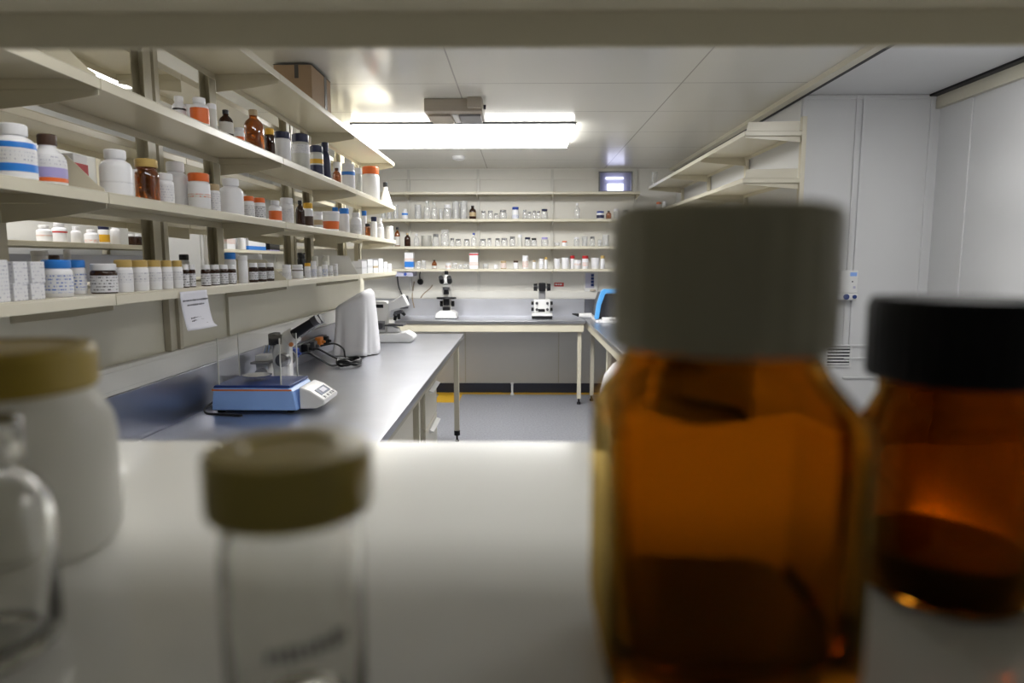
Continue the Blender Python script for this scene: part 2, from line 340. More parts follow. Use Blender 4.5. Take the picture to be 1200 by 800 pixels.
def wall_rack(label, axis, levels, front, back, s0, s1, ups, up_z, flip=1):
    r = thing('wall_shelving', label, 'shelving')
    cuts = [s0]+[u for u in ups if s0+.05 < u < s1-.05]+[s1]
    for a_, b_ in zip(cuts, cuts[1:]):
        for z in levels:
            if axis == 'y': m = shelf_mesh(a_+.001, b_-.001, front, back-.03, z, 'y')
            else: m = shelf_mesh(front, back-.03, a_+.001, b_-.001, z, 'x')
            m.build('shelf', M['cream'], r, bevel=.0012)
    for u in ups:
        if axis == 'y': channel(MB(), u, back-.015, up_z[0], up_z[1], .030, .026, '+y').build('post', M['trunk'], r)
        else: channel(MB(), back-.016, u, up_z[0], up_z[1], .034, .026, '+x').build('post', M['cream'], r)
        for z in levels:
            zz = z
            if axis == 'y': MB().prism([(back-.03, zz), (front+.01, zz), (front+.01, zz-.008), (back-.03, zz-.035)], 'x', u-.0015, u+.0015).build('bracket', M['cream'], r)
            else: MB().prism([(back-.03, zz), (front+.01, zz), (front+.01, zz-.008), (back-.03, zz-.035)], 'y', u-.0015, u+.0015).build('bracket', M['cream'], r)
    return r
BLEV = (1.353, 1.589, 1.872, 2.151)
wall_rack('cream wall shelving with four shelves across the back wall', 'y', BLEV, 7.05, YB, -2.72, 1.24, [-2.70, -1.96, -1.21, -.46, .34, 1.235], (1.14, H-.01))
RL = (1.62, 1.92, 2.19)
rr = wall_rack('nearly empty cream shelving high on the right-hand alcove wall', 'x', RL, 1.31, XA-.005, 4.03, 7.0, [4.05, 5.03, 6.02, 6.98], (1.3, 2.30))
for z in RL[1:]: MB().prism([(1.32, z+LIP), (1.63, z+LIP), (1.63, z+LIP+.055), (1.33, z+LIP+.05)], 'y', 4.031, 4.034).build('end_plate', M['cream'], rr)
# far aisle, seen through the left rack
fr = thing('wall_shelving', 'cream shelf on the far wall seen through gaps of the left rack', 'shelving')
for a_, b_ in ((.8, 2.6), (2.604, 4.4), (4.404, 6.95)):
    shelf_mesh(-2.72, -2.385, a_, b_, 1.533, 'x').build('shelf', M['cream'], fr, bevel=.001)
for y in (1.0, 2.6, 4.4, 6.0): channel(MB(), -2.735, y, 1.505, 2.2, .04, .03, '+x').build('post', M['cream'], fr)
struct(MB().box(XL, .6, 0, -2.75, 7.1, 2.2).build('wall_far_aisle', M['wall'], smooth=0))
sp = thing('splashback', 'dark grey splashback panel below the far shelf behind left rack', 'splashback')
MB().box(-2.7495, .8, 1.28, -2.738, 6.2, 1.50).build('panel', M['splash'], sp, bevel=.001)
cb = thing('cabinet', 'tall narrow pale cabinet on the far side of the left rack', 'cabinet', (-2.33, 4.78, 0))
MB().box(-.02, -.42, .0005, .24, -.24, 1.70).build('body', M['white'], cb, bevel=.004)
MB().box(.241, -.415, .06, .258, -.245, 1.69).build('door', M['white'], cb, bevel=.003)
MB().box(.2585, -.28, 1.30, .275, -.265, 1.42).build('handle', M['chrome'], cb, bevel=.003)

# ------------------------------------------------------------------ benches
BZ = .88
lb = thing('lab_bench', 'long stainless steel lab bench with cream legs below the left rack', 'bench', (0, 0, 0))
MB().box(-1.245, .72, BZ-.035, -.457, 5.335, BZ).build('worktop', M['steel'], lb, bevel=.004)
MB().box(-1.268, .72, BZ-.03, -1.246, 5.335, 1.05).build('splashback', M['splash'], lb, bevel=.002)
MB().box(-1.2, .76, BZ-.095, -.49, 5.31, BZ-.0355).build('frame', M['creamd'], lb, bevel=.003)
for x, y in ((-.515, 5.285), (-1.19, 5.285), (-.515, .8), (-1.19, .8), (-.515, 3.2)):
    lg = MB().box(x-.02, y-.02, .095, x+.02, y+.02, BZ-.0955).build('leg', M['cream'], lb, bevel=.003)
    MB().lathe([(0, .0005), (.016, .0005), (.018, .012), (.008, .02), (.008, .05), (.024, .055), (.024, .0945), (0, .0945)], 16, c=(x, y, 0)).build('foot', M['black'], lg)
def cabinet_unit(label, y0, y1, drawers):
    c = thing('base_cabinet' if not drawers else 'drawer_cabinet', label, 'cabinet', (-.53, (y0+y1)/2, 0))
    w = (y1-y0)/2
    MB().box(-.62, -w, .08, 0, w, BZ-.10).build('body', M['cream'], c, bevel=.002)
    MB().box(-.60, -w+.02, .0, -.05, w-.02, .0795).build('plinth', M['darkgrey'], c)
    if drawers:
        zs = [.09, .32, .55, BZ-.105]
        for a_, b_ in zip(zs, zs[1:]):
            d = MB().box(.001, -w+.004, a_+.003, .019, w-.004, b_-.003).build('drawer', M['cream'], c, bevel=.003)
            MB().prism([(.02, b_-.05), (.045, b_-.045), (.045, b_-.040), (.02, b_-.030)], 'y', -.1, w-.03).build('handle', M['white'], d, bevel=.001)
    else:
        for a_, b_ in ((-w, 0), (0, w)):
            d = MB().box(.001, a_+.004, .09, .019, b_-.004, BZ-.108).build('door', M['cream'], c, bevel=.003)
            MB().box(.02, (b_ if a_ < 0 else a_+.09)-.05, .5, .032, (b_ if a_ < 0 else a_+.09)-.04, .64).build('handle', M['chrome'], d, bevel=.003)
cabinet_unit('cream drawer cabinet with bright handles under the left bench', 3.50, 3.99, True)
cabinet_unit('cream two-door cupboard under the near part of left bench', 1.9, 3.1, False)

BB = .865
bb = thing('lab_bench', 'stainless steel topped bench running along the back wall', 'bench')
MB().box(-1.27, 6.66, BB-.03, .655, YB-.036, BB).build('worktop', M['steel'], bb, bevel=.003)
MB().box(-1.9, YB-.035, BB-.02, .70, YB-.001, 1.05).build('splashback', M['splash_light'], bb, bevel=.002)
MB().box(-1.25, 6.675, BB-.115, .64, 6.71, BB-.0305).build('rail', M['cream'], bb, bevel=.006)
for x, y in ((.60, 6.735), (-1.2, 6.735)):
    lg = MB().box(x-.02, y-.02, .06, x+.02, y+.02, BB-.0305).build('leg', M['cream'], bb, bevel=.003)
    MB().lathe([(0, 0.0005), (.02, 0.0005), (.02, .02), (.01, .03), (.01, .0595), (0, .0595)], 14, c=(x, y, 0)).build('foot', M['black'], lg)
rb = thing('lab_bench', 'steel topped bench along the right alcove wall under the blue cabinet', 'bench')
MB().box(.665, 4.3, BB-.03, XA-.02, YB-.036, BB).build('worktop', M['steel'], rb, bevel=.003)
MB().box(.705, YB-.035, BB-.02, XA-.04, YB-.001, 1.05).build('splashback', M['splash'], rb, bevel=.002)
MB().box(.68, 4.32, BB-.10, .715, 7.28, BB-.0305).build('rail', M['cream'], rb, bevel=.004)
for y in (4.36, 5.6, 6.9):
    lg = MB().box(.73, y-.02, .06, .77, y+.02, BB-.0305).build('leg', M['cream'], rb, bevel=.003)
    MB().lathe([(0, 0.0005), (.02, 0.0005), (.02, .02), (.01, .03), (.01, .0595), (0, .0595)], 14, c=(.75, y, 0)).build('foot', M['black'], lg)

# ------------------------------------------------------------------ lamps and ceiling gear
def lamp(label, x0, y0, x1, y1, mat='lamp', z=2.402):
    t = thing('ceiling_lamp', label, 'lamp', ((x0+x1)/2, (y0+y1)/2, H))
    a_, b_ = (x1-x0)/2, (y1-y0)/2
    MB().box(-a_-.01, -b_-.01, -.014, a_+.01, b_+.01, -.0005).build('housing', M['lampgap'], t, bevel=.002)  # dark band painted for the shadow gap between lamp and ceiling
    MB().box(-a_, -b_, z-H, a_, b_, -.0145).build('diffuser', M[mat], t, bevel=.006)
lamp('wide lit fluorescent ceiling lamp in the middle of the room', -1.22, 4.93, .385, 5.74, 'lamp_bright')
lamp('narrow lit ceiling lamp just beyond the foreground shelf', -.85, .96, .75, 1.14)
lamp('added unseen ceiling lamp brightening the right wall and left shelves', 1.75, 1.7, 1.95, 3.05, 'lamp_bright')  # added lamp out of view, brightens the right wall and shelves
lamp('lit ceiling lamp over the far aisle behind left rack', -2.72, 2.0, -2.13, 3.78, 'lamp_dim')
em = thing('emergency_light', 'beige box fitting on the ceiling just in front of big lamp', 'light fitting', (-.415, 4.22, H))
MB().prism([(0, -.0005), (0, -.075), (.015, -.08), (.30, -.08), (.30, -.0005)], 'x', -.18, .18).build('housing', M['beigebox'], em, bevel=.004)
MB().box(-.16, .06, -.094, -.02, .29, -.0805).build('panel', M['beigebox'], em, bevel=.002)
MB().box(.03, .06, -.094, .165, .29, -.0805).build('panel', M['grey'], em, bevel=.002)
MB().box(-.012, .06, -.088, .022, .29, -.0805).build('slot', M['white'], em, bevel=.001)
MB().box(.09, -.04, -.06, .175, -.0005, -.0005).build('junction_box', M['beigebox'], em, bevel=.002)
MB().cyl((.181, .10, -.03), (.196, .10, -.03), .014).build('knob', M['darkgrey'], em)
tag(MB().lathe([(0, -.0005), (.06, -.0005), (.062, -.012), (.055, -.03), (.03, -.038), (0, -.038)], 28).build('smoke_detector', M['white'], loc=(-.59, 6.48, H)), 'small round white smoke detector on ceiling beyond the big lamp', 'detector')

bx = thing('cardboard_box', 'brown cardboard box with dark tape on top of the left rack', 'box', (-1.115, 3.63, ILEV[3]+LIP))
MB().box(-.125, -.17, 0.0005, .065, .17, .2155).build('carton', M['card'], bx, bevel=.003)
MB().box(-.02, -.1715, .15, .0, -.1702, .2155).build('tape', M['tape'], bx)
MB().box(.0655, .045, .01, .067, .09, .2155).build('tape', M['tape'], bx)
MB().box(-.127, -.172, .2157, .067, .172, .2170).build('lid', M['tape'], bx)

# ------------------------------------------------------------------ bottles and jars
def profile(shape, r, h):
    if shape == 'round':
        return [(0, 0), (.88*r, 0), (r, .03*h), (r, .60*h), (.97*r, .66*h), (.86*r, .72*h), (.66*r, .765*h), (.56*r, .785*h), (.56*r, .83*h), (0, .83*h)], (.66*r, .80*h, h)
    if shape == 'jar':
        return [(0, 0), (.92*r, 0), (r, .03*h), (r, .68*h), (.96*r, .73*h), (.84*r, .765*h), (.84*r, .80*h), (0, .80*h)], (.93*r, .775*h, h)
    if shape == 'boston':
        return [(0, 0), (.9*r, 0), (r, .03*h), (r, .55*h), (.95*r, .63*h), (.80*r, .705*h), (.55*r, .765*h), (.40*r, .80*h), (.37*r, .90*h), (0, .90*h)], (.45*r, .855*h, h)
    if shape == 'gbottle':
        return [(0, 0), (.9*r, 0), (r, .03*h), (r, .55*h), (.95*r, .62*h), (.7*r, .70*h), (.42*r, .76*h), (.38*r, .9*h), (0, .9*h)], (.46*r, .86*h, h)
    if shape == 'slope':
        return [(0, 0), (.92*r, 0), (r, .03*h), (r, .46*h), (.96*r, .54*h), (.84*r, .62*h), (.62*r, .69*h), (.50*r, .73*h), (.48*r, .80*h), (0, .80*h)], (.54*r, .79*h, h)
    if shape == 'wide':
        return [(0, 0), (.92*r, 0), (r, .03*h), (r, .58*h), (.96*r, .66*h), (.84*r, .715*h), (.76*r, .735*h), (.76*r, .755*h), (.84*r, .765*h), (.84*r, .79*h), (.76*r, .80*h), (0, .80*h)], (.92*r, .805*h, h)
    if shape == 'vial':
        return [(0, 0), (.93*r, 0), (r, .02*h), (r, .78*h), (.92*r, .80*h), (.92*r, .84*h), (0, .84*h)], (.98*r, .81*h, h)
    if shape == 'tub':
        return [(0, 0), (.80*r, 0), (.84*r, .02*h), (.97*r, .86*h), (0, .86*h)], (r, .865*h, h)
    if shape == 'conical':
        return [(0, 0), (.95*r, 0), (r, .03*h), (.92*r, .12*h), (.42*r, .60*h), (.30*r, .70*h), (.30*r, .85*h), (0, .85*h)], (.36*r, .80*h, h)
    if shape == 'gjar':
        return [(0, 0), (.9*r, 0), (r, .04*h), (r, .66*h), (.92*r, .74*h), (.75*r, .78*h), (.75*r, .82*h), (0, .82*h)], (.84*r, .78*h, h)
    if shape == 'beaker':
        w = .06*r
        return [(0, 0), (.92*r, 0), (.97*r, .04*h), (.97*r, .94*h), (1.04*r, .985*h), (1.0*r, h), (.97*r-w, .95*h), (.97*r-w, .06*h), (0, .06*h)], None
    if shape == 'dish':
        w = .06*r
        return [(0, 0), (.85*r, 0), (r, .2*h), (r, h), (r-w, h), (r-w, .3*h), (0, .2*h)], None
def rad_at(pts, z):
    for (r0, z0), (r1, z1) in zip(pts, pts[1:]):
        if z0 <= z <= z1 and z1 > z0: return r0+(r1-r0)*(z-z0)/(z1-z0)
    return pts[3][0]
def make_item(shape, x, y, z, r, h, o, name, label, cat, group):
    t = thing(name, label, cat, (x, y, z+.0004+o.get('zb', 0)), random.uniform(-.3, .3) if shape != 'carton' else 0, group)
    big = r > .018; seg = 28 if big else 18
    bm = B[o.get('c', 'W')]
    if shape == 'carton':
        d = o.get('d', .03)
        MB().box(-r, -d, 0, r, d, h).build('body', bm, t, bevel=.0015)
        for a_, b_, c_ in o.get('l', []):
            MB().box(-r-.0006, -d-.0006, a_*h, r+.0006, d+.0006, b_*h).build('label', B[c_], t)
        MB().box(-r*.98, -d*.98, h, r*.98, d*.98, h+.0008).build('flap', bm, t)
        return
    pts, cap = profile(shape, r, h)
    MB().lathe(pts, seg).build('body', bm, t, smooth=50)
    if cap and o.get('k'):
        cr, z0, z1 = cap; e = (z1-z0)*.12; e = min(e, cr*.15)
        cp = [(0, z0), (cr*.97, z0), (cr, z0+e), (cr, z1-e), (cr-e, z1), (0, z1)]
        rib = (lambda a, zz: 1+.018*(1 if int(a/(2*pi)*seg*2+.5) % 2 else 0)) if big else None
        MB().lathe(cp, seg*2 if big else seg, mod=rib).build('cap', B[o['k']], t, smooth=30)
    for a_, b_, c_ in o.get('l', []):
        n = 4; g = r*.008+.0003
        zz = [a_*h+(b_-a_)*h*i/n for i in range(n+1)]
        band = [(rad_at(pts, q)+g, q) for q in zz]; inner = [(q-.0006, w_) for q, w_ in reversed(band)]
        MB().lathe(band+inner, seg, closed=True).build('label', B[c_], t, smooth=50)
ITEMS = [
  ('round', -1.0874, 2.1781, 1.887, 0.0204, 0.0924, {'c': 'W', 'k': 'W', 'l': [(0.52, 0.58, 'K')]}, 'plastic_bottle', 'small white bottle with a black neck ring on upper left shelf', 'bottle', 'stock on upper left shelf'),
  ('jar', -1.1462, 2.3627, 1.887, 0.0192, 0.1079, {'c': 'W', 'k': 'W'}, 'jar', 'short plain white jar half hidden behind orange-label bottle on upper left shelf', 'jar', 'stock on upper left shelf'),
  ('round', -1.0249, 2.1833, 1.887, 0.0279, 0.0882, {'c': 'W', 'k': 'W', 'l': [(0.08, 0.62, 'O')]}, 'plastic_bottle', 'white bottle with large orange label on upper left shelf', 'bottle', 'stock on upper left shelf'),
  ('vial', -1.0327, 2.2845, 1.887, 0.0157, 0.0927, {'c': 'T', 'k': 'W'}, 'vial', 'slim translucent vial with white cap on upper left shelf', 'vial', 'stock on upper left shelf'),
  ('boston', -1.0301, 2.3876, 1.887, 0.0231, 0.0959, {'c': 'D', 'k': 'K', 'l': [(0.15, 0.55, 'P')]}, 'glass_bottle', 'small dark brown bottle with black cap and paper label on upper left shelf', 'bottle', 'stock on upper left shelf'),
  ('jar', -1.0241, 2.4818, 1.887, 0.0171, 0.0535, {'c': 'W', 'k': 'W', 'l': [(0.1, 0.4, 'O')]}, 'jar', 'tiny white jar with red band on upper left shelf', 'jar', 'stock on upper left shelf'),
  ('boston', -1.0334, 2.642, 1.887, 0.0364, 0.1514, {'c': 'A', 'k': 'TAN'}, 'glass_bottle', 'large amber bottle with tan cap on upper left shelf', 'bottle', 'stock on upper left shelf'),
  ('jar', -1.0262, 2.7867, 1.887, 0.0192, 0.1088, {'c': 'D', 'k': 'Y'}, 'jar', 'dark amber jar with yellow cap on upper left shelf', 'jar', 'stock on upper left shelf'),
  ('jar', -1.0322, 2.9512, 1.887, 0.0352, 0.126, {'c': 'W', 'k': 'N'}, 'jar', 'squat white tub with navy cap beside yellow-capped amber jar on upper left shelf', 'jar', 'stock on upper left shelf'),
  ('jar', -1.0373, 3.2102, 1.887, 0.0403, 0.1646, {'c': 'T', 'k': 'N', 'l': [(0.45, 0.7, 'PR')]}, 'jar', 'taller white tub with navy cap and small print on upper left shelf', 'jar', 'stock on upper left shelf'),
  ('jar', -1.0293, 3.4297, 1.887, 0.0323, 0.1486, {'c': 'T', 'k': 'N', 'l': [(0.05, 0.35, 'N'), (0.4, 0.55, 'Y')]}, 'jar', 'pale jar with navy lid and yellow label strip on upper left shelf', 'jar', 'stock on upper left shelf'),
  ('round', -1.1061, 3.8491, 1.887, 0.0291, 0.2376, {'c': 'N', 'k': 'N'}, 'plastic_bottle', 'tall all-navy plastic bottle on upper left shelf', 'bottle', 'stock on upper left shelf'),
  ('boston', -1.0195, 3.7596, 1.887, 0.0225, 0.0843, {'c': 'A', 'k': 'D'}, 'glass_bottle', 'small amber bottle behind navy bottle on upper left shelf', 'bottle', 'stock on upper left shelf'),
  ('jar', -1.1409, 4.2158, 1.887, 0.0239, 0.1824, {'c': 'W', 'k': 'W'}, 'jar', 'white jar standing behind small amber bottle on upper left shelf', 'jar', 'stock on upper left shelf'),
  ('jar', -1.0355, 4.0755, 1.887, 0.0385, 0.1521, {'c': 'W', 'k': 'W', 'l': [(0.55, 0.68, 'BL')]}, 'jar', 'white jar with blue print near lid on upper left shelf', 'jar', 'stock on upper left shelf'),
  ('jar', -1.0403, 4.3449, 1.887, 0.0233, 0.1636, {'c': 'T', 'k': 'W'}, 'jar', 'narrow translucent white jar on upper left shelf', 'jar', 'stock on upper left shelf'),
  ('jar', -1.057, 4.7822, 1.887, 0.06, 0.2317, {'c': 'W', 'k': 'O'}, 'jar', 'large white jar with orange lid on upper left shelf', 'jar', 'stock on upper left shelf'),
  ('conical', -1.0475, 5.2495, 1.887, 0.0505, 0.179, {'c': 'W', 'k': 'K'}, 'conical_bottle', 'white cone-shaped bottle with black cap at shelf end on upper left shelf', 'bottle', 'stock on upper left shelf'),
  ('round', -1.0346, 1.3839, 1.624, 0.0376, 0.1118, {'c': 'W', 'k': 'W', 'l': [(0.56, 0.66, 'BL'), (0.3, 0.54, 'PR'), (0.14, 0.28, 'BL')]}, 'plastic_bottle', 'big white bottle with blue striped label on middle left shelf', 'bottle', 'stock on middle left shelf'),
  ('slope', -1.0461, 1.4984, 1.624, 0.0341, 0.1126, {'c': 'W', 'k': 'BR', 'l': [(0.36, 0.6, 'PR'), (0.16, 0.35, 'PU'), (0.08, 0.155, 'O')]}, 'plastic_bottle', 'white bottle with brown cap, lilac and orange label on middle left shelf', 'bottle', 'stock on middle left shelf'),
  ('carton', -1.153, 1.7484, 1.624, 0.016, 0.1072, {'c': 'W', 'l': [(0.45, 0.8, 'R')], 'd': 0.0274}, 'carton', 'small white box with red stripe on middle left shelf', 'carton', 'stock on middle left shelf'),
  ('round', -1.0342, 1.7273, 1.624, 0.0372, 0.1164, {'c': 'W', 'k': 'W', 'l': [(0.28, 0.31, 'PR')]}, 'plastic_bottle', 'large white bottle with tiny red mark on middle left shelf', 'bottle', 'stock on middle left shelf'),
  ('wide', -1.0276, 1.857, 1.624, 0.0306, 0.1123, {'c': 'A', 'k': 'G'}, 'glass_jar', 'amber jar with gold cap on middle left shelf', 'jar', 'stock on middle left shelf'),
  ('jar', -1.0254, 1.9438, 1.624, 0.0234, 0.0856, {'c': 'W', 'k': 'W', 'l': [(0.1, 0.62, 'PR')]}, 'jar', 'short white jar with printed paper label on middle left shelf', 'jar', 'stock on middle left shelf'),
  ('round', -1.112, 2.1791, 1.624, 0.04, 0.152, {'c': 'W', 'k': 'W'}, 'plastic_bottle', 'tall wide white bottle on middle left shelf', 'bottle', 'stock on middle left shelf'),
  ('jar', -1.0299, 2.1613, 1.624, 0.0329, 0.1134, {'c': 'W', 'k': 'O', 'l': [(0.32, 0.42, 'PO')]}, 'jar', 'white jar with orange cap and red spot on middle left shelf', 'jar', 'stock on middle left shelf'),
  ('jar', -1.0467, 2.3013, 1.624, 0.0197, 0.0958, {'c': 'W', 'k': 'TAN', 'l': [(0.08, 0.7, 'PR')]}, 'jar', 'narrow labelled bottle with tan cap on middle left shelf', 'jar', 'stock on middle left shelf'),
  ('round', -1.0384, 2.4193, 1.624, 0.0414, 0.1284, {'c': 'W', 'k': 'W'}, 'plastic_bottle', 'white bottle between tan-capped bottle and orange caps on middle left shelf', 'bottle', 'stock on middle left shelf'),
  ('jar', -1.0467, 2.595, 1.624, 0.0197, 0.0837, {'c': 'W', 'k': 'O', 'l': [(0.1, 0.6, 'PR')]}, 'jar', 'first small white jar with orange lid from left on middle left shelf', 'jar', 'stock on middle left shelf'),
  ('jar', -1.0289, 2.6551, 1.624, 0.0219, 0.0828, {'c': 'W', 'k': 'O', 'l': [(0.1, 0.6, 'PK')]}, 'jar', 'second small white jar with orange lid from left on middle left shelf', 'jar', 'stock on middle left shelf'),
  ('round', -1.0228, 2.8065, 1.624, 0.0258, 0.0863, {'c': 'W', 'k': 'W', 'l': [(0.06, 0.5, 'O')]}, 'plastic_bottle', 'white bottle with orange label on middle left shelf', 'bottle', 'stock on middle left shelf'),
  ('jar', -1.0457, 3.0124, 1.624, 0.0287, 0.1159, {'c': 'W', 'k': 'W', 'l': [(0.15, 0.6, 'PR')]}, 'jar', 'tall white jar with printed label on middle left shelf', 'jar', 'stock on middle left shelf'),
  ('boston', -1.0269, 3.1359, 1.624, 0.0199, 0.1156, {'c': 'D', 'k': 'K'}, 'glass_bottle', 'tall dark brown bottle with black cap on middle left shelf', 'bottle', 'stock on middle left shelf'),
  ('jar', -1.0298, 3.2644, 1.624, 0.0228, 0.1148, {'c': 'W', 'k': 'Y', 'l': [(0.05, 0.45, 'BR')]}, 'jar', 'white bottle with yellow cap and brown label on middle left shelf', 'jar', 'stock on middle left shelf'),
  ('vial', -1.0185, 3.3849, 1.624, 0.0215, 0.083, {'c': 'W', 'k': 'W', 'l': [(0.2, 0.5, 'TAN')]}, 'vial', 'small white vial with amber label on middle left shelf', 'vial', 'stock on middle left shelf'),
  ('tub', -1.044, 3.7029, 1.624, 0.047, 0.1061, {'c': 'W', 'k': 'W', 'l': [(0.1, 0.5, 'O')]}, 'tub', 'white tub with slanting orange label on middle left shelf', 'tub', 'stock on middle left shelf'),
  ('jar', -1.1658, 4.2371, 1.624, 0.0188, 0.1714, {'c': 'W', 'k': 'BL'}, 'jar', 'first white jar with bright blue cap from left on middle left shelf', 'jar', 'stock on middle left shelf'),
  ('jar', -1.0359, 3.9539, 1.624, 0.0289, 0.144, {'c': 'W', 'k': 'BL'}, 'jar', 'second white jar with bright blue cap from left on middle left shelf', 'jar', 'stock on middle left shelf'),
  ('round', -1.0318, 4.219, 1.624, 0.0348, 0.1383, {'c': 'W', 'k': 'W', 'l': [(0.15, 0.45, 'PR')]}, 'plastic_bottle', 'wide white bottle beyond the blue caps on middle left shelf', 'bottle', 'stock on middle left shelf'),
  ('vial', -1.0528, 4.5335, 1.624, 0.0158, 0.1721, {'c': 'W', 'k': 'BL'}, 'vial', 'small white vial with blue cap on middle left shelf', 'vial', 'stock on middle left shelf'),
  ('jar', -1.014, 4.4583, 1.624, 0.017, 0.0831, {'c': 'A', 'k': 'K'}, 'jar', 'small amber jar with dark cap on middle left shelf', 'jar', 'stock on middle left shelf'),
  ('jar', -1.0586, 4.8564, 1.624, 0.0216, 0.1536, {'c': 'W', 'k': 'N'}, 'jar', 'white jar with navy lid near shelf end on middle left shelf', 'jar', 'stock on middle left shelf'),
  ('round', -1.0322, 4.9517, 1.624, 0.0252, 0.1104, {'c': 'W', 'k': 'W'}, 'plastic_bottle', 'first white bottle in the cluster at shelf end from left on middle left shelf', 'bottle', 'stock on middle left shelf'),
  ('round', -1.1051, 5.2719, 1.624, 0.0281, 0.1704, {'c': 'W', 'k': 'W'}, 'plastic_bottle', 'second white bottle in the cluster at shelf end from left on middle left shelf', 'bottle', 'stock on middle left shelf'),
  ('jar', -1.0237, 5.2637, 1.624, 0.0267, 0.1078, {'c': 'W', 'k': 'W'}, 'jar', 'third white bottle in the cluster at shelf end from left on middle left shelf', 'jar', 'stock on middle left shelf'),
  ('carton', -1.021, 1.2763, 1.381, 0.024, 0.0807, {'c': 'PR', 'd': 0.0142}, 'carton', 'tall white carton with faint print on lower left shelf', 'carton', 'stock on lower left shelf'),
  ('carton', -1.0194, 1.319, 1.381, 0.0224, 0.0351, {'c': 'PR', 'd': 0.019}, 'carton', 'white carton under another beside tall carton on lower left shelf', 'carton', 'stock on lower left shelf'),
  ('carton', -1.0194, 1.3669, 1.381, 0.0224, 0.0335, {'c': 'PR', 'd': 0.0198}, 'carton', 'white carton at stack bottom touching blue-capped jars on lower left shelf', 'carton', 'stock on lower left shelf'),
  ('carton', -1.0194, 1.3229, 1.4145, 0.0224, 0.0439, {'c': 'PR', 'd': 0.019}, 'carton', 'white carton on top of its stack beside tall carton on lower left shelf', 'carton', 'stock on lower left shelf'),
  ('carton', -1.0194, 1.3708, 1.4145, 0.0224, 0.0438, {'c': 'PR', 'd': 0.0198}, 'carton', 'white carton on stack top touching blue-capped jars on lower left shelf', 'carton', 'stock on lower left shelf'),
  ('jar', -1.0263, 1.4674, 1.381, 0.0293, 0.0819, {'c': 'W', 'k': 'BL', 'l': [(0.12, 0.62, 'PB')]}, 'jar', 'first white jar with wide blue cap from left on lower left shelf', 'jar', 'stock on lower left shelf'),
  ('jar', -1.0777, 1.6087, 1.381, 0.0207, 0.0821, {'c': 'W', 'k': 'BL', 'l': [(0.12, 0.62, 'PB')]}, 'jar', 'second white jar with wide blue cap from left on lower left shelf', 'jar', 'stock on lower left shelf'),
  ('jar', -1.0316, 1.6418, 1.381, 0.0296, 0.0728, {'c': 'D', 'k': 'W', 'l': [(0.04, 0.6, 'PK')]}, 'jar', 'brown jar with white cap and paper label on lower left shelf', 'jar', 'stock on lower left shelf'),
  ('jar', -1.0184, 1.7027, 1.381, 0.0214, 0.0823, {'c': 'W', 'k': 'G', 'l': [(0.3, 0.6, 'PR')]}, 'jar', 'first white bottle with gold cap from left on lower left shelf', 'jar', 'gold-capped bottles on lower left shelf'),
  ('jar', -1.0176, 1.7756, 1.381, 0.0206, 0.082, {'c': 'W', 'k': 'G', 'l': [(0.3, 0.6, 'PR')]}, 'jar', 'second white bottle with gold cap from left on lower left shelf', 'jar', 'gold-capped bottles on lower left shelf'),
  ('jar', -1.0148, 1.8417, 1.381, 0.0178, 0.0817, {'c': 'W', 'k': 'G', 'l': [(0.3, 0.6, 'PR')]}, 'jar', 'third white bottle with gold cap from left on lower left shelf', 'jar', 'gold-capped bottles on lower left shelf'),
  ('jar', -1.0143, 1.9048, 1.381, 0.0153, 0.0814, {'c': 'W', 'k': 'G', 'l': [(0.3, 0.6, 'PR')]}, 'jar', 'fourth white bottle with gold cap from left on lower left shelf', 'jar', 'gold-capped bottles on lower left shelf'),
  ('jar', -1.0115, 1.9592, 1.381, 0.0145, 0.0811, {'c': 'W', 'k': 'G', 'l': [(0.3, 0.6, 'PR')]}, 'jar', 'fifth white bottle with gold cap from left on lower left shelf', 'jar', 'gold-capped bottles on lower left shelf'),
  ('jar', -1.0066, 1.9974, 1.381, 0.0096, 0.0689, {'c': 'D', 'k': 'W', 'l': [(0.04, 0.6, 'PK')]}, 'jar', 'first little brown jar with white cap beside gold caps from left on lower left shelf', 'jar', 'brown jars on lower left shelf'),
  ('jar', -1.0062, 2.0371, 1.381, 0.0092, 0.0687, {'c': 'D', 'k': 'W', 'l': [(0.04, 0.6, 'PK')]}, 'jar', 'second little brown jar with white cap beside gold caps from left on lower left shelf', 'jar', 'brown jars on lower left shelf'),
  ('jar', -1.0114, 2.136, 1.381, 0.0144, 0.0682, {'c': 'D', 'k': 'W', 'l': [(0.04, 0.58, 'PK')]}, 'jar', 'first brown jar with white cap in neat row from left on lower left shelf', 'jar', 'brown jars on lower left shelf'),
  ('jar', -1.0111, 2.2001, 1.381, 0.0141, 0.0679, {'c': 'D', 'k': 'W', 'l': [(0.04, 0.58, 'PK')]}, 'jar', 'second brown jar with white cap in neat row from left on lower left shelf', 'jar', 'brown jars on lower left shelf'),
  ('jar', -1.0108, 2.2648, 1.381, 0.0138, 0.0675, {'c': 'D', 'k': 'W', 'l': [(0.04, 0.58, 'PK')]}, 'jar', 'third brown jar with white cap in neat row from left on lower left shelf', 'jar', 'brown jars on lower left shelf'),
  ('jar', -1.0105, 2.3298, 1.381, 0.0135, 0.0672, {'c': 'D', 'k': 'W', 'l': [(0.04, 0.58, 'PK')]}, 'jar', 'fourth brown jar with white cap in neat row from left on lower left shelf', 'jar', 'brown jars on lower left shelf'),
  ('jar', -1.1184, 2.5679, 1.381, 0.0214, 0.1117, {'c': 'W', 'k': 'BL'}, 'jar', 'white bottle with blue cap standing behind brown jars on lower left shelf', 'jar', 'stock on lower left shelf'),
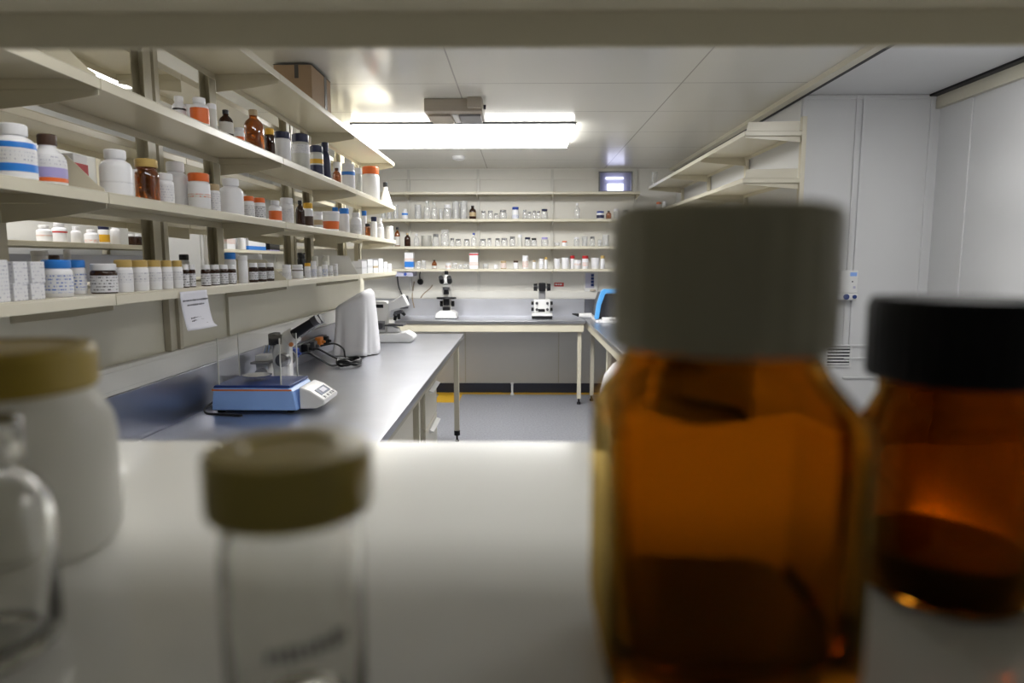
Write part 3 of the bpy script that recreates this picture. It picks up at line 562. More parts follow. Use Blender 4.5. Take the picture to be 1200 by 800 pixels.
  ('vial', -1.0134, 2.4327, 1.381, 0.0164, 0.0991, {'c': 'W', 'k': 'W'}, 'vial', 'tall plain white cylinder on lower left shelf', 'vial', 'stock on lower left shelf'),
  ('jar', -1.0132, 2.5242, 1.381, 0.0162, 0.0727, {'c': 'D', 'k': 'W', 'l': [(0.12, 0.55, 'PK')]}, 'jar', 'first amber jar with white cap and square label from left on lower left shelf', 'jar', 'amber jars on lower left shelf'),
  ('jar', -1.0129, 2.6095, 1.381, 0.0159, 0.0724, {'c': 'D', 'k': 'W', 'l': [(0.12, 0.55, 'PK')]}, 'jar', 'second amber jar with white cap and square label from left on lower left shelf', 'jar', 'amber jars on lower left shelf'),
  ('jar', -1.0117, 2.6914, 1.381, 0.0147, 0.0722, {'c': 'D', 'k': 'W', 'l': [(0.12, 0.55, 'PK')]}, 'jar', 'third amber jar with white cap and square label from left on lower left shelf', 'jar', 'amber jars on lower left shelf'),
  ('jar', -1.0155, 2.8928, 1.381, 0.0185, 0.0644, {'c': 'W', 'k': 'W', 'l': [(0.1, 0.5, 'PR')]}, 'jar', 'white-capped bottle just past the divider on lower left shelf', 'jar', 'stock on lower left shelf'),
  ('jar', -1.0214, 3.0525, 1.381, 0.0244, 0.0636, {'c': 'W', 'k': 'W', 'l': [(0.55, 0.62, 'BR')]}, 'jar', 'white jar with brown band under its cap on lower left shelf', 'jar', 'stock on lower left shelf'),
  ('jar', -1.1687, 3.5618, 1.381, 0.0217, 0.1242, {'c': 'K', 'k': 'K'}, 'jar', 'black bottle standing behind white jars on lower left shelf', 'jar', 'stock on lower left shelf'),
  ('jar', -1.0112, 3.165, 1.381, 0.0142, 0.0711, {'c': 'W', 'k': 'Y', 'l': [(0.1, 0.5, 'PR')]}, 'jar', 'first small white labelled bottle in the mixed group from left on lower left shelf', 'jar', 'small white bottles on lower left shelf'),
  ('jar', -1.0106, 3.2582, 1.381, 0.0136, 0.0791, {'c': 'W', 'k': 'W', 'l': [(0.1, 0.5, 'PB')]}, 'jar', 'second small white labelled bottle in the mixed group from left on lower left shelf', 'jar', 'small white bottles on lower left shelf'),
  ('jar', -1.0088, 3.3426, 1.381, 0.0118, 0.0536, {'c': 'W', 'k': 'W', 'l': [(0.1, 0.5, 'PR')]}, 'jar', 'third small white labelled bottle in the mixed group from left on lower left shelf', 'jar', 'small white bottles on lower left shelf'),
  ('jar', -1.0113, 3.4466, 1.381, 0.0143, 0.0791, {'c': 'W', 'k': 'T', 'l': [(0.1, 0.5, 'PB')]}, 'jar', 'fourth small white labelled bottle in the mixed group from left on lower left shelf', 'jar', 'small white bottles on lower left shelf'),
  ('jar', -1.0095, 3.5411, 1.381, 0.0125, 0.0566, {'c': 'W', 'k': 'W', 'l': [(0.1, 0.5, 'PK')]}, 'jar', 'fifth small white labelled bottle in the mixed group from left on lower left shelf', 'jar', 'small white bottles on lower left shelf'),
  ('jar', -1.0098, 3.6409, 1.381, 0.0128, 0.0653, {'c': 'W', 'k': 'W', 'l': [(0.1, 0.5, 'PR')]}, 'jar', 'sixth small white labelled bottle in the mixed group from left on lower left shelf', 'jar', 'small white bottles on lower left shelf'),
  ('vial', -1.1436, 3.715, 1.381, 0.0166, 0.1074, {'c': 'T', 'k': 'T'}, 'vial', 'first translucent beaker-like pot behind small bottles from left on lower left shelf', 'vial', 'stock on lower left shelf'),
  ('vial', -1.1446, 3.9317, 1.381, 0.0176, 0.114, {'c': 'T', 'k': 'T'}, 'vial', 'second translucent beaker-like pot behind small bottles from left on lower left shelf', 'vial', 'stock on lower left shelf'),
  ('carton', -1.029, 4.2619, 1.381, 0.032, 0.0791, {'c': 'W', 'l': [(0.4, 0.55, 'PR')], 'd': 0.0666}, 'carton', 'first white packet in the stack at shelf end from left on lower left shelf', 'carton', 'white packets at the shelf end'),
  ('carton', -1.029, 4.4322, 1.381, 0.032, 0.0904, {'c': 'W', 'l': [(0.4, 0.55, 'PR')], 'd': 0.072}, 'carton', 'second white packet in the stack at shelf end from left on lower left shelf', 'carton', 'white packets at the shelf end'),
  ('carton', -1.029, 4.6024, 1.381, 0.032, 0.085, {'c': 'W', 'l': [(0.4, 0.55, 'TAN')], 'd': 0.0647}, 'carton', 'third white packet in the stack at shelf end from left on lower left shelf', 'carton', 'white packets at the shelf end'),
  ('carton', -1.029, 4.772, 1.381, 0.032, 0.0973, {'c': 'W', 'l': [(0.4, 0.55, 'PR')], 'd': 0.0696}, 'carton', 'fourth white packet in the stack at shelf end from left on lower left shelf', 'carton', 'white packets at the shelf end'),
  ('carton', -1.029, 4.9383, 1.381, 0.032, 0.0729, {'c': 'W', 'l': [(0.4, 0.55, 'PR')], 'd': 0.0596}, 'carton', 'fifth white packet in the stack at shelf end from left on lower left shelf', 'carton', 'white packets at the shelf end'),
  ('carton', -1.029, 5.1003, 1.381, 0.032, 0.0598, {'c': 'W', 'l': [(0.4, 0.55, 'PR')], 'd': 0.0635}, 'carton', 'sixth white packet in the stack at shelf end from left on lower left shelf', 'carton', 'white packets at the shelf end'),
  ('round', -2.4471, 3.4295, 1.56, 0.0351, 0.0826, {'c': 'W', 'k': 'W', 'l': [(0.3, 0.4, 'PO')]}, 'plastic_bottle', 'white bottle with faint orange print on far shelf behind left rack', 'bottle', 'stock on far shelf behind left rack'),
  ('round', -2.4483, 3.546, 1.56, 0.0363, 0.1021, {'c': 'W', 'k': 'W', 'l': [(0.48, 0.56, 'R')]}, 'plastic_bottle', 'white bottle with red ring on far shelf behind left rack', 'bottle', 'stock on far shelf behind left rack'),
  ('round', -2.4378, 3.6637, 1.56, 0.0258, 0.088, {'c': 'W', 'k': 'W'}, 'plastic_bottle', 'plain white bottle with square shoulders on far shelf behind left rack', 'bottle', 'stock on far shelf behind left rack'),
  ('round', -2.4485, 3.8122, 1.56, 0.0365, 0.0788, {'c': 'W', 'k': 'W', 'l': [(0.1, 0.3, 'PO')]}, 'plastic_bottle', 'white bottle with dotted orange label on far shelf behind left rack', 'bottle', 'stock on far shelf behind left rack'),
  ('jar', -2.442, 3.9155, 1.56, 0.03, 0.1082, {'c': 'W', 'k': 'N', 'l': [(0.1, 0.5, 'Y')]}, 'jar', 'bottle with navy cap and yellow label on far shelf behind left rack', 'jar', 'stock on far shelf behind left rack'),
  ('round', -2.4403, 4.0244, 1.56, 0.0283, 0.1241, {'c': 'W', 'k': 'W'}, 'plastic_bottle', 'tall white ribbed bottle on far shelf behind left rack', 'bottle', 'stock on far shelf behind left rack'),
  ('jar', -2.4307, 4.1765, 1.56, 0.0187, 0.0694, {'c': 'D', 'k': 'W'}, 'jar', 'first dark jar with white cap from left on far shelf behind left rack', 'jar', 'stock on far shelf behind left rack'),
  ('jar', -2.431, 4.252, 1.56, 0.019, 0.0725, {'c': 'D', 'k': 'W'}, 'jar', 'second dark jar with white cap from left on far shelf behind left rack', 'jar', 'stock on far shelf behind left rack'),
  ('carton', -2.444, 5.575, 1.56, 0.032, 0.1398, {'c': 'W', 'l': [(0.3, 0.6, 'PO')], 'd': 0.0783}, 'carton', 'white box with red print on far shelf behind left rack', 'carton', 'stock on far shelf behind left rack'),
  ('round', -2.4457, 5.8683, 1.56, 0.0337, 0.1523, {'c': 'W', 'k': 'BL'}, 'plastic_bottle', 'white bottle under a blue tag on far shelf behind left rack', 'bottle', 'stock on far shelf behind left rack'),
  ('carton', -2.444, 6.5661, 1.56, 0.032, 0.0913, {'c': 'PU', 'l': [(0.1, 0.9, 'K')], 'd': 0.1302}, 'carton', 'lilac and black box on far shelf behind left rack', 'carton', 'stock on far shelf behind left rack'),
  ('round', -2.0927, 7.08, 1.616, 0.018, 0.0857, {'c': 'W', 'k': 'W'}, 'plastic_bottle', 'first white bottle seen between left rack posts from left on middle back-wall shelf', 'bottle', 'stock on middle back-wall shelf'),
  ('round', -2.0352, 7.0846, 1.616, 0.0226, 0.0947, {'c': 'W', 'k': 'W'}, 'plastic_bottle', 'second white bottle seen between left rack posts from left on middle back-wall shelf', 'bottle', 'stock on middle back-wall shelf'),
  ('jar', -1.9537, 7.0846, 1.616, 0.0226, 0.0769, {'c': 'D', 'k': 'W'}, 'jar', 'dark jar with white cap seen between left rack posts on middle back-wall shelf', 'jar', 'stock on middle back-wall shelf'),
  ('carton', -2.46, 6.1333, 1.56, 0.048, 0.1791, {'c': 'W', 'l': [(0.0, 0.2, 'BL')], 'd': 0.1988}, 'carton', 'wide white carton with blue lower edge on far shelf behind left rack', 'carton', 'stock on far shelf behind left rack'),
  ('tub', -1.4388, 1.9889, 1.381, 0.0218, 0.1094, {'c': 'W', 'k': 'W'}, 'tub', 'round white tub behind the white cartons on lower left shelf', 'tub', 'stock on the far side of lower left shelf'),
  ('jar', -1.4328, 2.0413, 1.381, 0.0158, 0.0973, {'c': 'D', 'k': 'BR'}, 'jar', 'brown jar behind the blue-capped jars on lower left shelf', 'jar', 'stock on the far side of lower left shelf'),
  ('slope', -1.436, 2.1085, 1.381, 0.019, 0.1153, {'c': 'W', 'k': 'W'}, 'plastic_bottle', 'white bottle rising behind the blue-capped jars on lower left shelf', 'bottle', 'stock on the far side of lower left shelf'),
  ('jar', -1.4371, 2.8449, 1.381, 0.0201, 0.108, {'c': 'W', 'k': 'K'}, 'jar', 'black-capped jar behind the gold-capped row on lower left shelf', 'jar', 'stock on the far side of lower left shelf'),
  ('beaker', 1.3705, 6.9919, 2.217, 0.0285, 0.1454, {'c': 'C'}, 'beaker', 'clear glass beaker on top right-hand shelf', 'beaker', 'stock on top right-hand shelf'),
  ('jar', 1.3674, 6.7192, 1.947, 0.0254, 0.0914, {'c': 'W', 'k': 'O'}, 'jar', 'white jar with orange lid on lower right-hand shelf', 'jar', 'stock on lower right-hand shelf'),
  ('jar', 1.3642, 6.4199, 1.947, 0.0222, 0.0735, {'c': 'W', 'k': 'W'}, 'jar', 'plain white jar on lower right-hand shelf', 'jar', 'stock on lower right-hand shelf'),
  ('beaker', -1.4407, 7.0844, 1.899, 0.0224, 0.1125, {'c': 'C'}, 'beaker', 'first clear glass beaker behind end of left rack from left on upper back-wall shelf', 'beaker', 'stock on upper back-wall shelf'),
  ('beaker', -1.3778, 7.0844, 1.899, 0.0224, 0.1212, {'c': 'C'}, 'beaker', 'second clear glass beaker behind end of left rack from left on upper back-wall shelf', 'beaker', 'stock on upper back-wall shelf'),
  ('beaker', -1.3112, 7.0889, 1.899, 0.0269, 0.1479, {'c': 'C'}, 'beaker', 'third clear glass beaker behind end of left rack from left on upper back-wall shelf', 'beaker', 'stock on upper back-wall shelf'),
  ('round', -1.2176, 7.0934, 1.899, 0.0314, 0.1041, {'c': 'W', 'k': 'W', 'l': [(0.4, 0.6, 'BL')]}, 'plastic_bottle', 'white bottle with blue label band on upper back-wall shelf', 'bottle', 'stock on upper back-wall shelf'),
  ('beaker', -1.0789, 7.0979, 1.899, 0.0359, 0.1484, {'c': 'C'}, 'beaker', 'clear beaker with tan rim on upper back-wall shelf', 'beaker', 'stock on upper back-wall shelf'),
  ('gbottle', -0.9819, 7.0957, 1.899, 0.0337, 0.1921, {'c': 'C', 'k': 'C'}, 'glass_bottle', 'first tall clear glass bottle from left on upper back-wall shelf', 'bottle', 'stock on upper back-wall shelf'),
  ('gbottle', -0.9074, 7.0934, 1.899, 0.0314, 0.1742, {'c': 'C', 'k': 'C'}, 'glass_bottle', 'second tall clear glass bottle from left on upper back-wall shelf', 'bottle', 'stock on upper back-wall shelf'),
  ('beaker', -0.8365, 7.0821, 1.899, 0.0201, 0.1029, {'c': 'C'}, 'beaker', 'short clear tumbler on upper back-wall shelf', 'beaker', 'stock on upper back-wall shelf'),
  ('gjar', -0.7692, 7.1024, 1.899, 0.0404, 0.1485, {'c': 'C', 'k': 'W'}, 'glass_jar', 'clear jar with white lining on upper back-wall shelf', 'jar', 'stock on upper back-wall shelf'),
  ('beaker', -0.6813, 7.1001, 1.899, 0.0381, 0.1834, {'c': 'C'}, 'beaker', 'first large tall clear beaker from left on upper back-wall shelf', 'beaker', 'stock on upper back-wall shelf'),
  ('beaker', -0.5984, 7.1024, 1.899, 0.0404, 0.1835, {'c': 'C'}, 'beaker', 'second large tall clear beaker from left on upper back-wall shelf', 'beaker', 'stock on upper back-wall shelf'),
  ('boston', -0.5037, 7.0979, 1.899, 0.0359, 0.139, {'c': 'D', 'k': 'K', 'l': [(0.2, 0.5, 'TAN')]}, 'glass_bottle', 'amber bottle with black cap on upper back-wall shelf', 'bottle', 'stock on upper back-wall shelf'),
  ('gjar', -0.391, 7.0889, 1.899, 0.0269, 0.0854, {'c': 'C', 'k': 'S'}, 'glass_jar', 'first small glass jar with steel lid from left on upper back-wall shelf', 'jar', 'stock on upper back-wall shelf'),
  ('gjar', -0.3172, 7.0911, 1.899, 0.0291, 0.0855, {'c': 'C', 'k': 'S'}, 'glass_jar', 'second small glass jar with steel lid from left on upper back-wall shelf', 'jar', 'stock on upper back-wall shelf'),
  ('gjar', -0.2565, 7.0844, 1.899, 0.0224, 0.0585, {'c': 'C', 'k': 'S'}, 'glass_jar', 'third small glass jar with steel lid from left on upper back-wall shelf', 'jar', 'stock on upper back-wall shelf'),
  ('gjar', -0.1853, 7.1024, 1.899, 0.0404, 0.095, {'c': 'C', 'k': 'S'}, 'glass_jar', 'fourth small glass jar with steel lid from left on upper back-wall shelf', 'jar', 'stock on upper back-wall shelf'),
  ('jar', -0.0552, 7.0979, 1.899, 0.0359, 0.1253, {'c': 'W', 'k': 'NB', 'l': [(0.05, 0.35, 'PB')]}, 'jar', 'white jar with blue lid and print on upper back-wall shelf', 'jar', 'stock on upper back-wall shelf'),
  ('gjar', 0.0433, 7.0844, 1.899, 0.0224, 0.0934, {'c': 'C', 'k': 'S'}, 'glass_jar', 'first tiny glass vial jar from left on upper back-wall shelf', 'jar', 'stock on upper back-wall shelf'),
  ('gjar', 0.0925, 7.0844, 1.899, 0.0224, 0.0758, {'c': 'C', 'k': 'S'}, 'glass_jar', 'second tiny glass vial jar from left on upper back-wall shelf', 'jar', 'stock on upper back-wall shelf'),
  ('gjar', 0.1438, 7.0821, 1.899, 0.0201, 0.0844, {'c': 'C', 'k': 'S'}, 'glass_jar', 'third tiny glass vial jar from left on upper back-wall shelf', 'jar', 'stock on upper back-wall shelf'),
  ('gjar', 0.1862, 7.0799, 1.899, 0.0179, 0.0842, {'c': 'C', 'k': 'S'}, 'glass_jar', 'fourth tiny glass vial jar from left on upper back-wall shelf', 'jar', 'stock on upper back-wall shelf'),
  ('gjar', 0.2494, 7.0978, 1.899, 0.0358, 0.103, {'c': 'C', 'k': 'N'}, 'glass_jar', 'glass jar with navy lid on upper back-wall shelf', 'jar', 'stock on upper back-wall shelf'),
  ('gbottle', 0.591, 7.0911, 1.899, 0.0291, 0.1636, {'c': 'C', 'k': 'W'}, 'glass_bottle', 'clear dropper bottle with white tip on upper back-wall shelf', 'bottle', 'stock on upper back-wall shelf'),
  ('jar', 0.8357, 7.1023, 1.899, 0.0403, 0.0808, {'c': 'W', 'k': 'NB', 'l': [(0.1, 0.5, 'N')]}, 'jar', 'white jar with navy arched label on upper back-wall shelf', 'jar', 'stock on upper back-wall shelf'),
  ('boston', 0.9214, 7.091, 1.899, 0.029, 0.0843, {'c': 'A', 'k': 'K'}, 'glass_bottle', 'small amber dropper bottle on upper back-wall shelf', 'bottle', 'stock on upper back-wall shelf'),
  ('gjar', 1.0016, 7.091, 1.899, 0.029, 0.1018, {'c': 'C', 'k': 'W'}, 'glass_jar', 'clear jar with white stopper on upper back-wall shelf', 'jar', 'stock on upper back-wall shelf'),
  ('gjar', 1.0997, 7.091, 1.899, 0.029, 0.0929, {'c': 'C', 'k': 'S'}, 'glass_jar', 'clear jar with steel stopper on upper back-wall shelf', 'jar', 'stock on upper back-wall shelf'),
  ('gjar', -1.507, 7.0891, 1.616, 0.0271, 0.0501, {'c': 'C', 'k': 'W'}, 'glass_jar', 'first low clear jar behind left rack from left on middle back-wall shelf', 'jar', 'stock on middle back-wall shelf'),
  ('gjar', -1.4347, 7.0891, 1.616, 0.0271, 0.0501, {'c': 'C', 'k': 'W'}, 'glass_jar', 'second low clear jar behind left rack from left on middle back-wall shelf', 'jar', 'stock on middle back-wall shelf'),
  ('gjar', -1.3687, 7.0868, 1.616, 0.0248, 0.05, {'c': 'C', 'k': 'W'}, 'glass_jar', 'third low clear jar behind left rack from left on middle back-wall shelf', 'jar', 'stock on middle back-wall shelf'),
  ('boston', -1.3018, 7.0913, 1.616, 0.0293, 0.2013, {'c': 'A', 'k': 'K', 'l': [(0.05, 0.5, 'P')]}, 'glass_bottle', 'amber bottle with dark cap and grey body on middle back-wall shelf', 'bottle', 'stock on middle back-wall shelf'),
  ('boston', -1.196, 7.0936, 1.616, 0.0316, 0.1392, {'c': 'D', 'k': 'TAN'}, 'glass_bottle', 'amber bottle with brown stopper on middle back-wall shelf', 'bottle', 'stock on middle back-wall shelf'),
  ('gbottle', -1.0985, 7.0913, 1.616, 0.0293, 0.1301, {'c': 'C', 'k': 'W'}, 'glass_bottle', 'small clear bottle on middle back-wall shelf', 'bottle', 'stock on middle back-wall shelf'),
  ('beaker', -0.9984, 7.1185, 1.616, 0.0565, 0.1133, {'c': 'F'}, 'beaker', 'frosted beaker with orange rim mark on middle back-wall shelf', 'beaker', 'stock on middle back-wall shelf'),
  ('gjar', -0.8959, 7.0958, 1.616, 0.0338, 0.1302, {'c': 'C', 'k': 'S'}, 'glass_jar', 'clear jar with grey lid on middle back-wall shelf', 'jar', 'stock on middle back-wall shelf'),
  ('gjar', -0.8001, 7.1072, 1.616, 0.0452, 0.1751, {'c': 'C', 'k': 'C'}, 'glass_jar', 'tall clear jar with glass stopper on middle back-wall shelf', 'jar', 'stock on middle back-wall shelf'),
  ('gjar', -0.7209, 7.0845, 1.616, 0.0225, 0.0852, {'c': 'C', 'k': 'S'}, 'glass_jar', 'first short clear jar with metal lid from left on middle back-wall shelf', 'jar', 'stock on middle back-wall shelf'),
  ('gjar', -0.6587, 7.0935, 1.616, 0.0315, 0.0766, {'c': 'C', 'k': 'S'}, 'glass_jar', 'second short clear jar with metal lid from left on middle back-wall shelf', 'jar', 'stock on middle back-wall shelf'),
  ('gjar', -0.5685, 7.0935, 1.616, 0.0315, 0.0766, {'c': 'C', 'k': 'S'}, 'glass_jar', 'third short clear jar with metal lid from left on middle back-wall shelf', 'jar', 'stock on middle back-wall shelf'),
  ('gbottle', -0.494, 7.0913, 1.616, 0.0293, 0.1387, {'c': 'C', 'k': 'NB'}, 'glass_bottle', 'clear bottle with round blue stopper on middle back-wall shelf', 'bottle', 'stock on middle back-wall shelf'),
  ('gjar', -0.3975, 7.098, 1.616, 0.036, 0.0767, {'c': 'C', 'k': 'S'}, 'glass_jar', 'first small clear jar with lid beside the post from left on middle back-wall shelf', 'jar', 'stock on middle back-wall shelf'),
  ('gjar', -0.3292, 7.0845, 1.616, 0.0225, 0.0851, {'c': 'C', 'k': 'S'}, 'glass_jar', 'second small clear jar with lid beside the post from left on middle back-wall shelf', 'jar', 'stock on middle back-wall shelf'),
  ('gjar', -0.2439, 7.089, 1.616, 0.027, 0.0852, {'c': 'C', 'k': 'S'}, 'glass_jar', 'third small clear jar with lid beside the post from left on middle back-wall shelf', 'jar', 'stock on middle back-wall shelf'),
  ('gjar', -0.1721, 7.098, 1.616, 0.036, 0.0855, {'c': 'C', 'k': 'S'}, 'glass_jar', 'fourth small clear jar with lid beside the post from left on middle back-wall shelf', 'jar', 'stock on middle back-wall shelf'),
  ('gjar', -0.0865, 7.0935, 1.616, 0.0315, 0.103, {'c': 'C', 'k': 'S'}, 'glass_jar', 'fifth small clear jar with lid beside the post from left on middle back-wall shelf', 'jar', 'stock on middle back-wall shelf'),
  ('gjar', -0.0077, 7.0867, 1.616, 0.0247, 0.1205, {'c': 'T', 'k': 'W'}, 'glass_jar', 'slender white-filled jar on middle back-wall shelf', 'jar', 'stock on middle back-wall shelf'),
  ('gjar', 0.0733, 7.0958, 1.616, 0.0338, 0.0942, {'c': 'C', 'k': 'N'}, 'glass_jar', 'clear jar with navy lid on middle back-wall shelf', 'jar', 'stock on middle back-wall shelf'),
  ('gjar', 0.1407, 7.0912, 1.616, 0.0292, 0.0851, {'c': 'C', 'k': 'K'}, 'glass_jar', 'clear jar with black lid on middle back-wall shelf', 'jar', 'stock on middle back-wall shelf'),
  ('gjar', 0.2533, 7.1003, 1.616, 0.0383, 0.0942, {'c': 'C', 'k': 'PU'}, 'glass_jar', 'wide clear jar with lilac lid on middle back-wall shelf', 'jar', 'stock on middle back-wall shelf'),
  ('dish', 0.3833, 7.0912, 1.616, 0.0292, 0.0405, {'c': 'C'}, 'dish', 'shallow glass dish on middle back-wall shelf', 'dish', 'stock on middle back-wall shelf'),
  ('jar', 0.4618, 7.089, 1.616, 0.027, 0.0538, {'c': 'W', 'k': 'O'}, 'jar', 'small white pot with orange rim on middle back-wall shelf', 'jar', 'stock on middle back-wall shelf'),
  ('gjar', 0.5899, 7.0912, 1.616, 0.0292, 0.0938, {'c': 'C', 'k': 'W'}, 'glass_jar', 'clear jar with white contents on middle back-wall shelf', 'jar', 'stock on middle back-wall shelf'),
  ('beaker', 0.6731, 7.0935, 1.616, 0.0315, 0.1027, {'c': 'C'}, 'beaker', 'plain clear beaker on middle back-wall shelf', 'beaker', 'stock on middle back-wall shelf'),
  ('gjar', 0.7534, 7.0889, 1.616, 0.0269, 0.1025, {'c': 'C', 'k': 'S'}, 'glass_jar', 'clear jar with grey stopper on middle back-wall shelf', 'jar', 'stock on middle back-wall shelf'),
  ('beaker', 0.8311, 7.0822, 1.616, 0.0202, 0.0668, {'c': 'C'}, 'beaker', 'small clear tumbler on middle back-wall shelf', 'beaker', 'stock on middle back-wall shelf'),
  ('beaker', 0.896, 7.1002, 1.616, 0.0382, 0.1206, {'c': 'C'}, 'beaker', 'tall clear beaker near the big foreground bottle on middle back-wall shelf', 'beaker', 'stock on middle back-wall shelf'),
  ('carton', -1.18, 7.1074, 1.38, 0.0454, 0.1701, {'c': 'W', 'l': [(0.1, 0.45, 'BL'), (0.5, 0.65, 'PO')], 'd': 0.04}, 'carton', 'blue and white medicine carton on lowest back-wall shelf', 'carton', 'stock on lowest back-wall shelf'),
  ('gjar', -1.0811, 7.0846, 1.38, 0.0226, 0.0802, {'c': 'C', 'k': 'W'}, 'glass_jar', 'first small clear jar from left on lowest back-wall shelf', 'jar', 'stock on lowest back-wall shelf'),
  ('gjar', -1.0267, 7.0846, 1.38, 0.0226, 0.0892, {'c': 'C', 'k': 'W'}, 'glass_jar', 'second small clear jar from left on lowest back-wall shelf', 'jar', 'stock on lowest back-wall shelf'),
  ('boston', -0.9141, 7.0891, 1.38, 0.0271, 0.0937, {'c': 'A', 'k': 'D', 'l': [(0.05, 0.35, 'P')]}, 'glass_bottle', 'tiny amber bottle with label on lowest back-wall shelf', 'bottle', 'stock on lowest back-wall shelf'),
  ('jar', -0.7672, 7.0914, 1.38, 0.0294, 0.0623, {'c': 'W', 'k': 'W', 'l': [(0.2, 0.6, 'PO')]}, 'jar', 'white pot with orange print on lowest back-wall shelf', 'jar', 'stock on lowest back-wall shelf'),
  ('gjar', -0.6968, 7.0891, 1.38, 0.0271, 0.0623, {'c': 'C', 'k': 'W'}, 'glass_jar', 'first low clear pot from left on lowest back-wall shelf', 'jar', 'stock on lowest back-wall shelf'),
  ('gjar', -0.6375, 7.0846, 1.38, 0.0226, 0.0443, {'c': 'C', 'k': 'W'}, 'glass_jar', 'second low clear pot from left on lowest back-wall shelf', 'jar', 'stock on lowest back-wall shelf'),
  ('gjar', -0.5791, 7.0891, 1.38, 0.0271, 0.0533, {'c': 'C', 'k': 'W'}, 'glass_jar', 'third low clear pot from left on lowest back-wall shelf', 'jar', 'stock on lowest back-wall shelf'),
  ('carton', -0.4944, 7.1073, 1.38, 0.0453, 0.1655, {'c': 'W', 'l': [(0.86, 0.96, 'R'), (0.2, 0.45, 'PO')], 'd': 0.05}, 'carton', 'tall white carton with red top edge on lowest back-wall shelf', 'carton', 'stock on lowest back-wall shelf'),
  ('dish', -0.369, 7.0914, 1.38, 0.0294, 0.0533, {'c': 'C'}, 'dish', 'small glass dish on lowest back-wall shelf', 'dish', 'stock on lowest back-wall shelf'),
  ('jar', -0.2624, 7.0846, 1.38, 0.0226, 0.0444, {'c': 'W', 'k': 'W'}, 'jar', 'tiny white pot on lowest back-wall shelf', 'jar', 'stock on lowest back-wall shelf'),
  ('jar', -0.1814, 7.0936, 1.38, 0.0316, 0.0847, {'c': 'TAN', 'k': 'TAN', 'l': [(0.1, 0.7, 'PO')]}, 'jar', 'tan jar with dotted label on lowest back-wall shelf', 'jar', 'stock on lowest back-wall shelf'),
  ('jar', -0.0503, 7.0891, 1.38, 0.0271, 0.0847, {'c': 'W', 'k': 'BR'}, 'jar', 'white jar with brown cap on lowest back-wall shelf', 'jar', 'stock on lowest back-wall shelf'),
  ('jar', 0.0491, 7.0936, 1.38, 0.0316, 0.1384, {'c': 'W', 'k': 'W', 'l': [(0.1, 0.6, 'PO')]}, 'jar', 'white jar with tall orange label on lowest back-wall shelf', 'jar', 'stock on lowest back-wall shelf'),
  ('vial', 0.1436, 7.08, 1.38, 0.018, 0.0892, {'c': 'W', 'k': 'TAN'}, 'vial', 'tiny white vial on lowest back-wall shelf', 'vial', 'stock on lowest back-wall shelf'),
  ('jar', 0.2182, 7.0868, 1.38, 0.0248, 0.1071, {'c': 'W', 'k': 'W', 'l': [(0.1, 0.5, 'PR')]}, 'jar', 'white jar with grey print on lowest back-wall shelf', 'jar', 'stock on lowest back-wall shelf'),
  ('jar', 0.2674, 7.0778, 1.38, 0.0158, 0.1249, {'c': 'W', 'k': 'G'}, 'jar', 'slim jar with gold cap by the post on lowest back-wall shelf', 'jar', 'stock on lowest back-wall shelf'),
  ('tub', 0.3855, 7.0959, 1.38, 0.0339, 0.1071, {'c': 'W', 'k': 'W'}, 'tub', 'smooth white tub on lowest back-wall shelf', 'tub', 'stock on lowest back-wall shelf'),
  ('tub', 0.4739, 7.1027, 1.38, 0.0407, 0.1161, {'c': 'W', 'k': 'W'}, 'tub', 'wider smooth white tub on lowest back-wall shelf', 'tub', 'stock on lowest back-wall shelf'),
  ('jar', 0.5518, 7.147, 1.38, 0.025, 0.1388, {'c': 'W', 'k': 'R'}, 'jar', 'white bottle with red cap behind printed pot on lowest back-wall shelf', 'jar', 'stock on lowest back-wall shelf'),
  ('tub', 0.6024, 7.1004, 1.38, 0.0384, 0.0937, {'c': 'W', 'k': 'W', 'l': [(0.4, 0.6, 'PO')]}, 'tub', 'white pot with red print band on lowest back-wall shelf', 'tub', 'stock on lowest back-wall shelf'),
  ('jar', 0.6832, 7.0959, 1.38, 0.0339, 0.1384, {'c': 'W', 'k': 'R', 'l': [(0.2, 0.5, 'PO')]}, 'jar', 'white jar with dark red cap on lowest back-wall shelf', 'jar', 'stock on lowest back-wall shelf'),
  ('tub', 0.7903, 7.1072, 1.38, 0.0452, 0.1161, {'c': 'W', 'k': 'W'}, 'tub', 'large smooth white tub on lowest back-wall shelf', 'tub', 'stock on lowest back-wall shelf'),
  ('jar', 0.8643, 7.0845, 1.38, 0.0225, 0.1383, {'c': 'W', 'k': 'G'}, 'jar', 'white jar with gold cap on lowest back-wall shelf', 'jar', 'stock on lowest back-wall shelf'),
]

for it in ITEMS: make_item(*it)

# ------------------------------------------------------------------ left bench instruments
bal = thing('lab_balance', 'blue laboratory balance with clear draft shield on the left bench', 'balance', (-1.02, 2.60, BZ), 0)
MB().prism([(-.165, .012), (.165, .012), (.15, .085), (.135, .098), (-.155, .098)], 'y', -.11, .12).build('base', M['blue'], bal, bevel=.004)
MB().prism([(-.158, .0985), (.138, .0985), (.138, .108), (-.152, .108)], 'y', -.105, .115).build('deck', M['navyb'], bal, bevel=.002)
MB().box(-.16, -.1115, .088, .146, -.1102, .094).build('stripe', M['orange'], bal)
cp = MB().prism([(.166, .012), (.23, .014), (.262, .03), (.264, .046), (.21, .082), (.1665, .098), (.1665, .02)], 'y', -.085, .10).build('control_panel', M['white'], bal, bevel=.005)
def slope_pt(u, n): return (.21+.054*u+.55*n, .082-.036*u+.83*n)
def slope_box(u0, u1, y0, y1, n):
    p = [slope_pt(u0, .0006), slope_pt(u1, .0006), slope_pt(u1, n), slope_pt(u0, n)]
    return MB().prism(p, 'y', y0, y1)
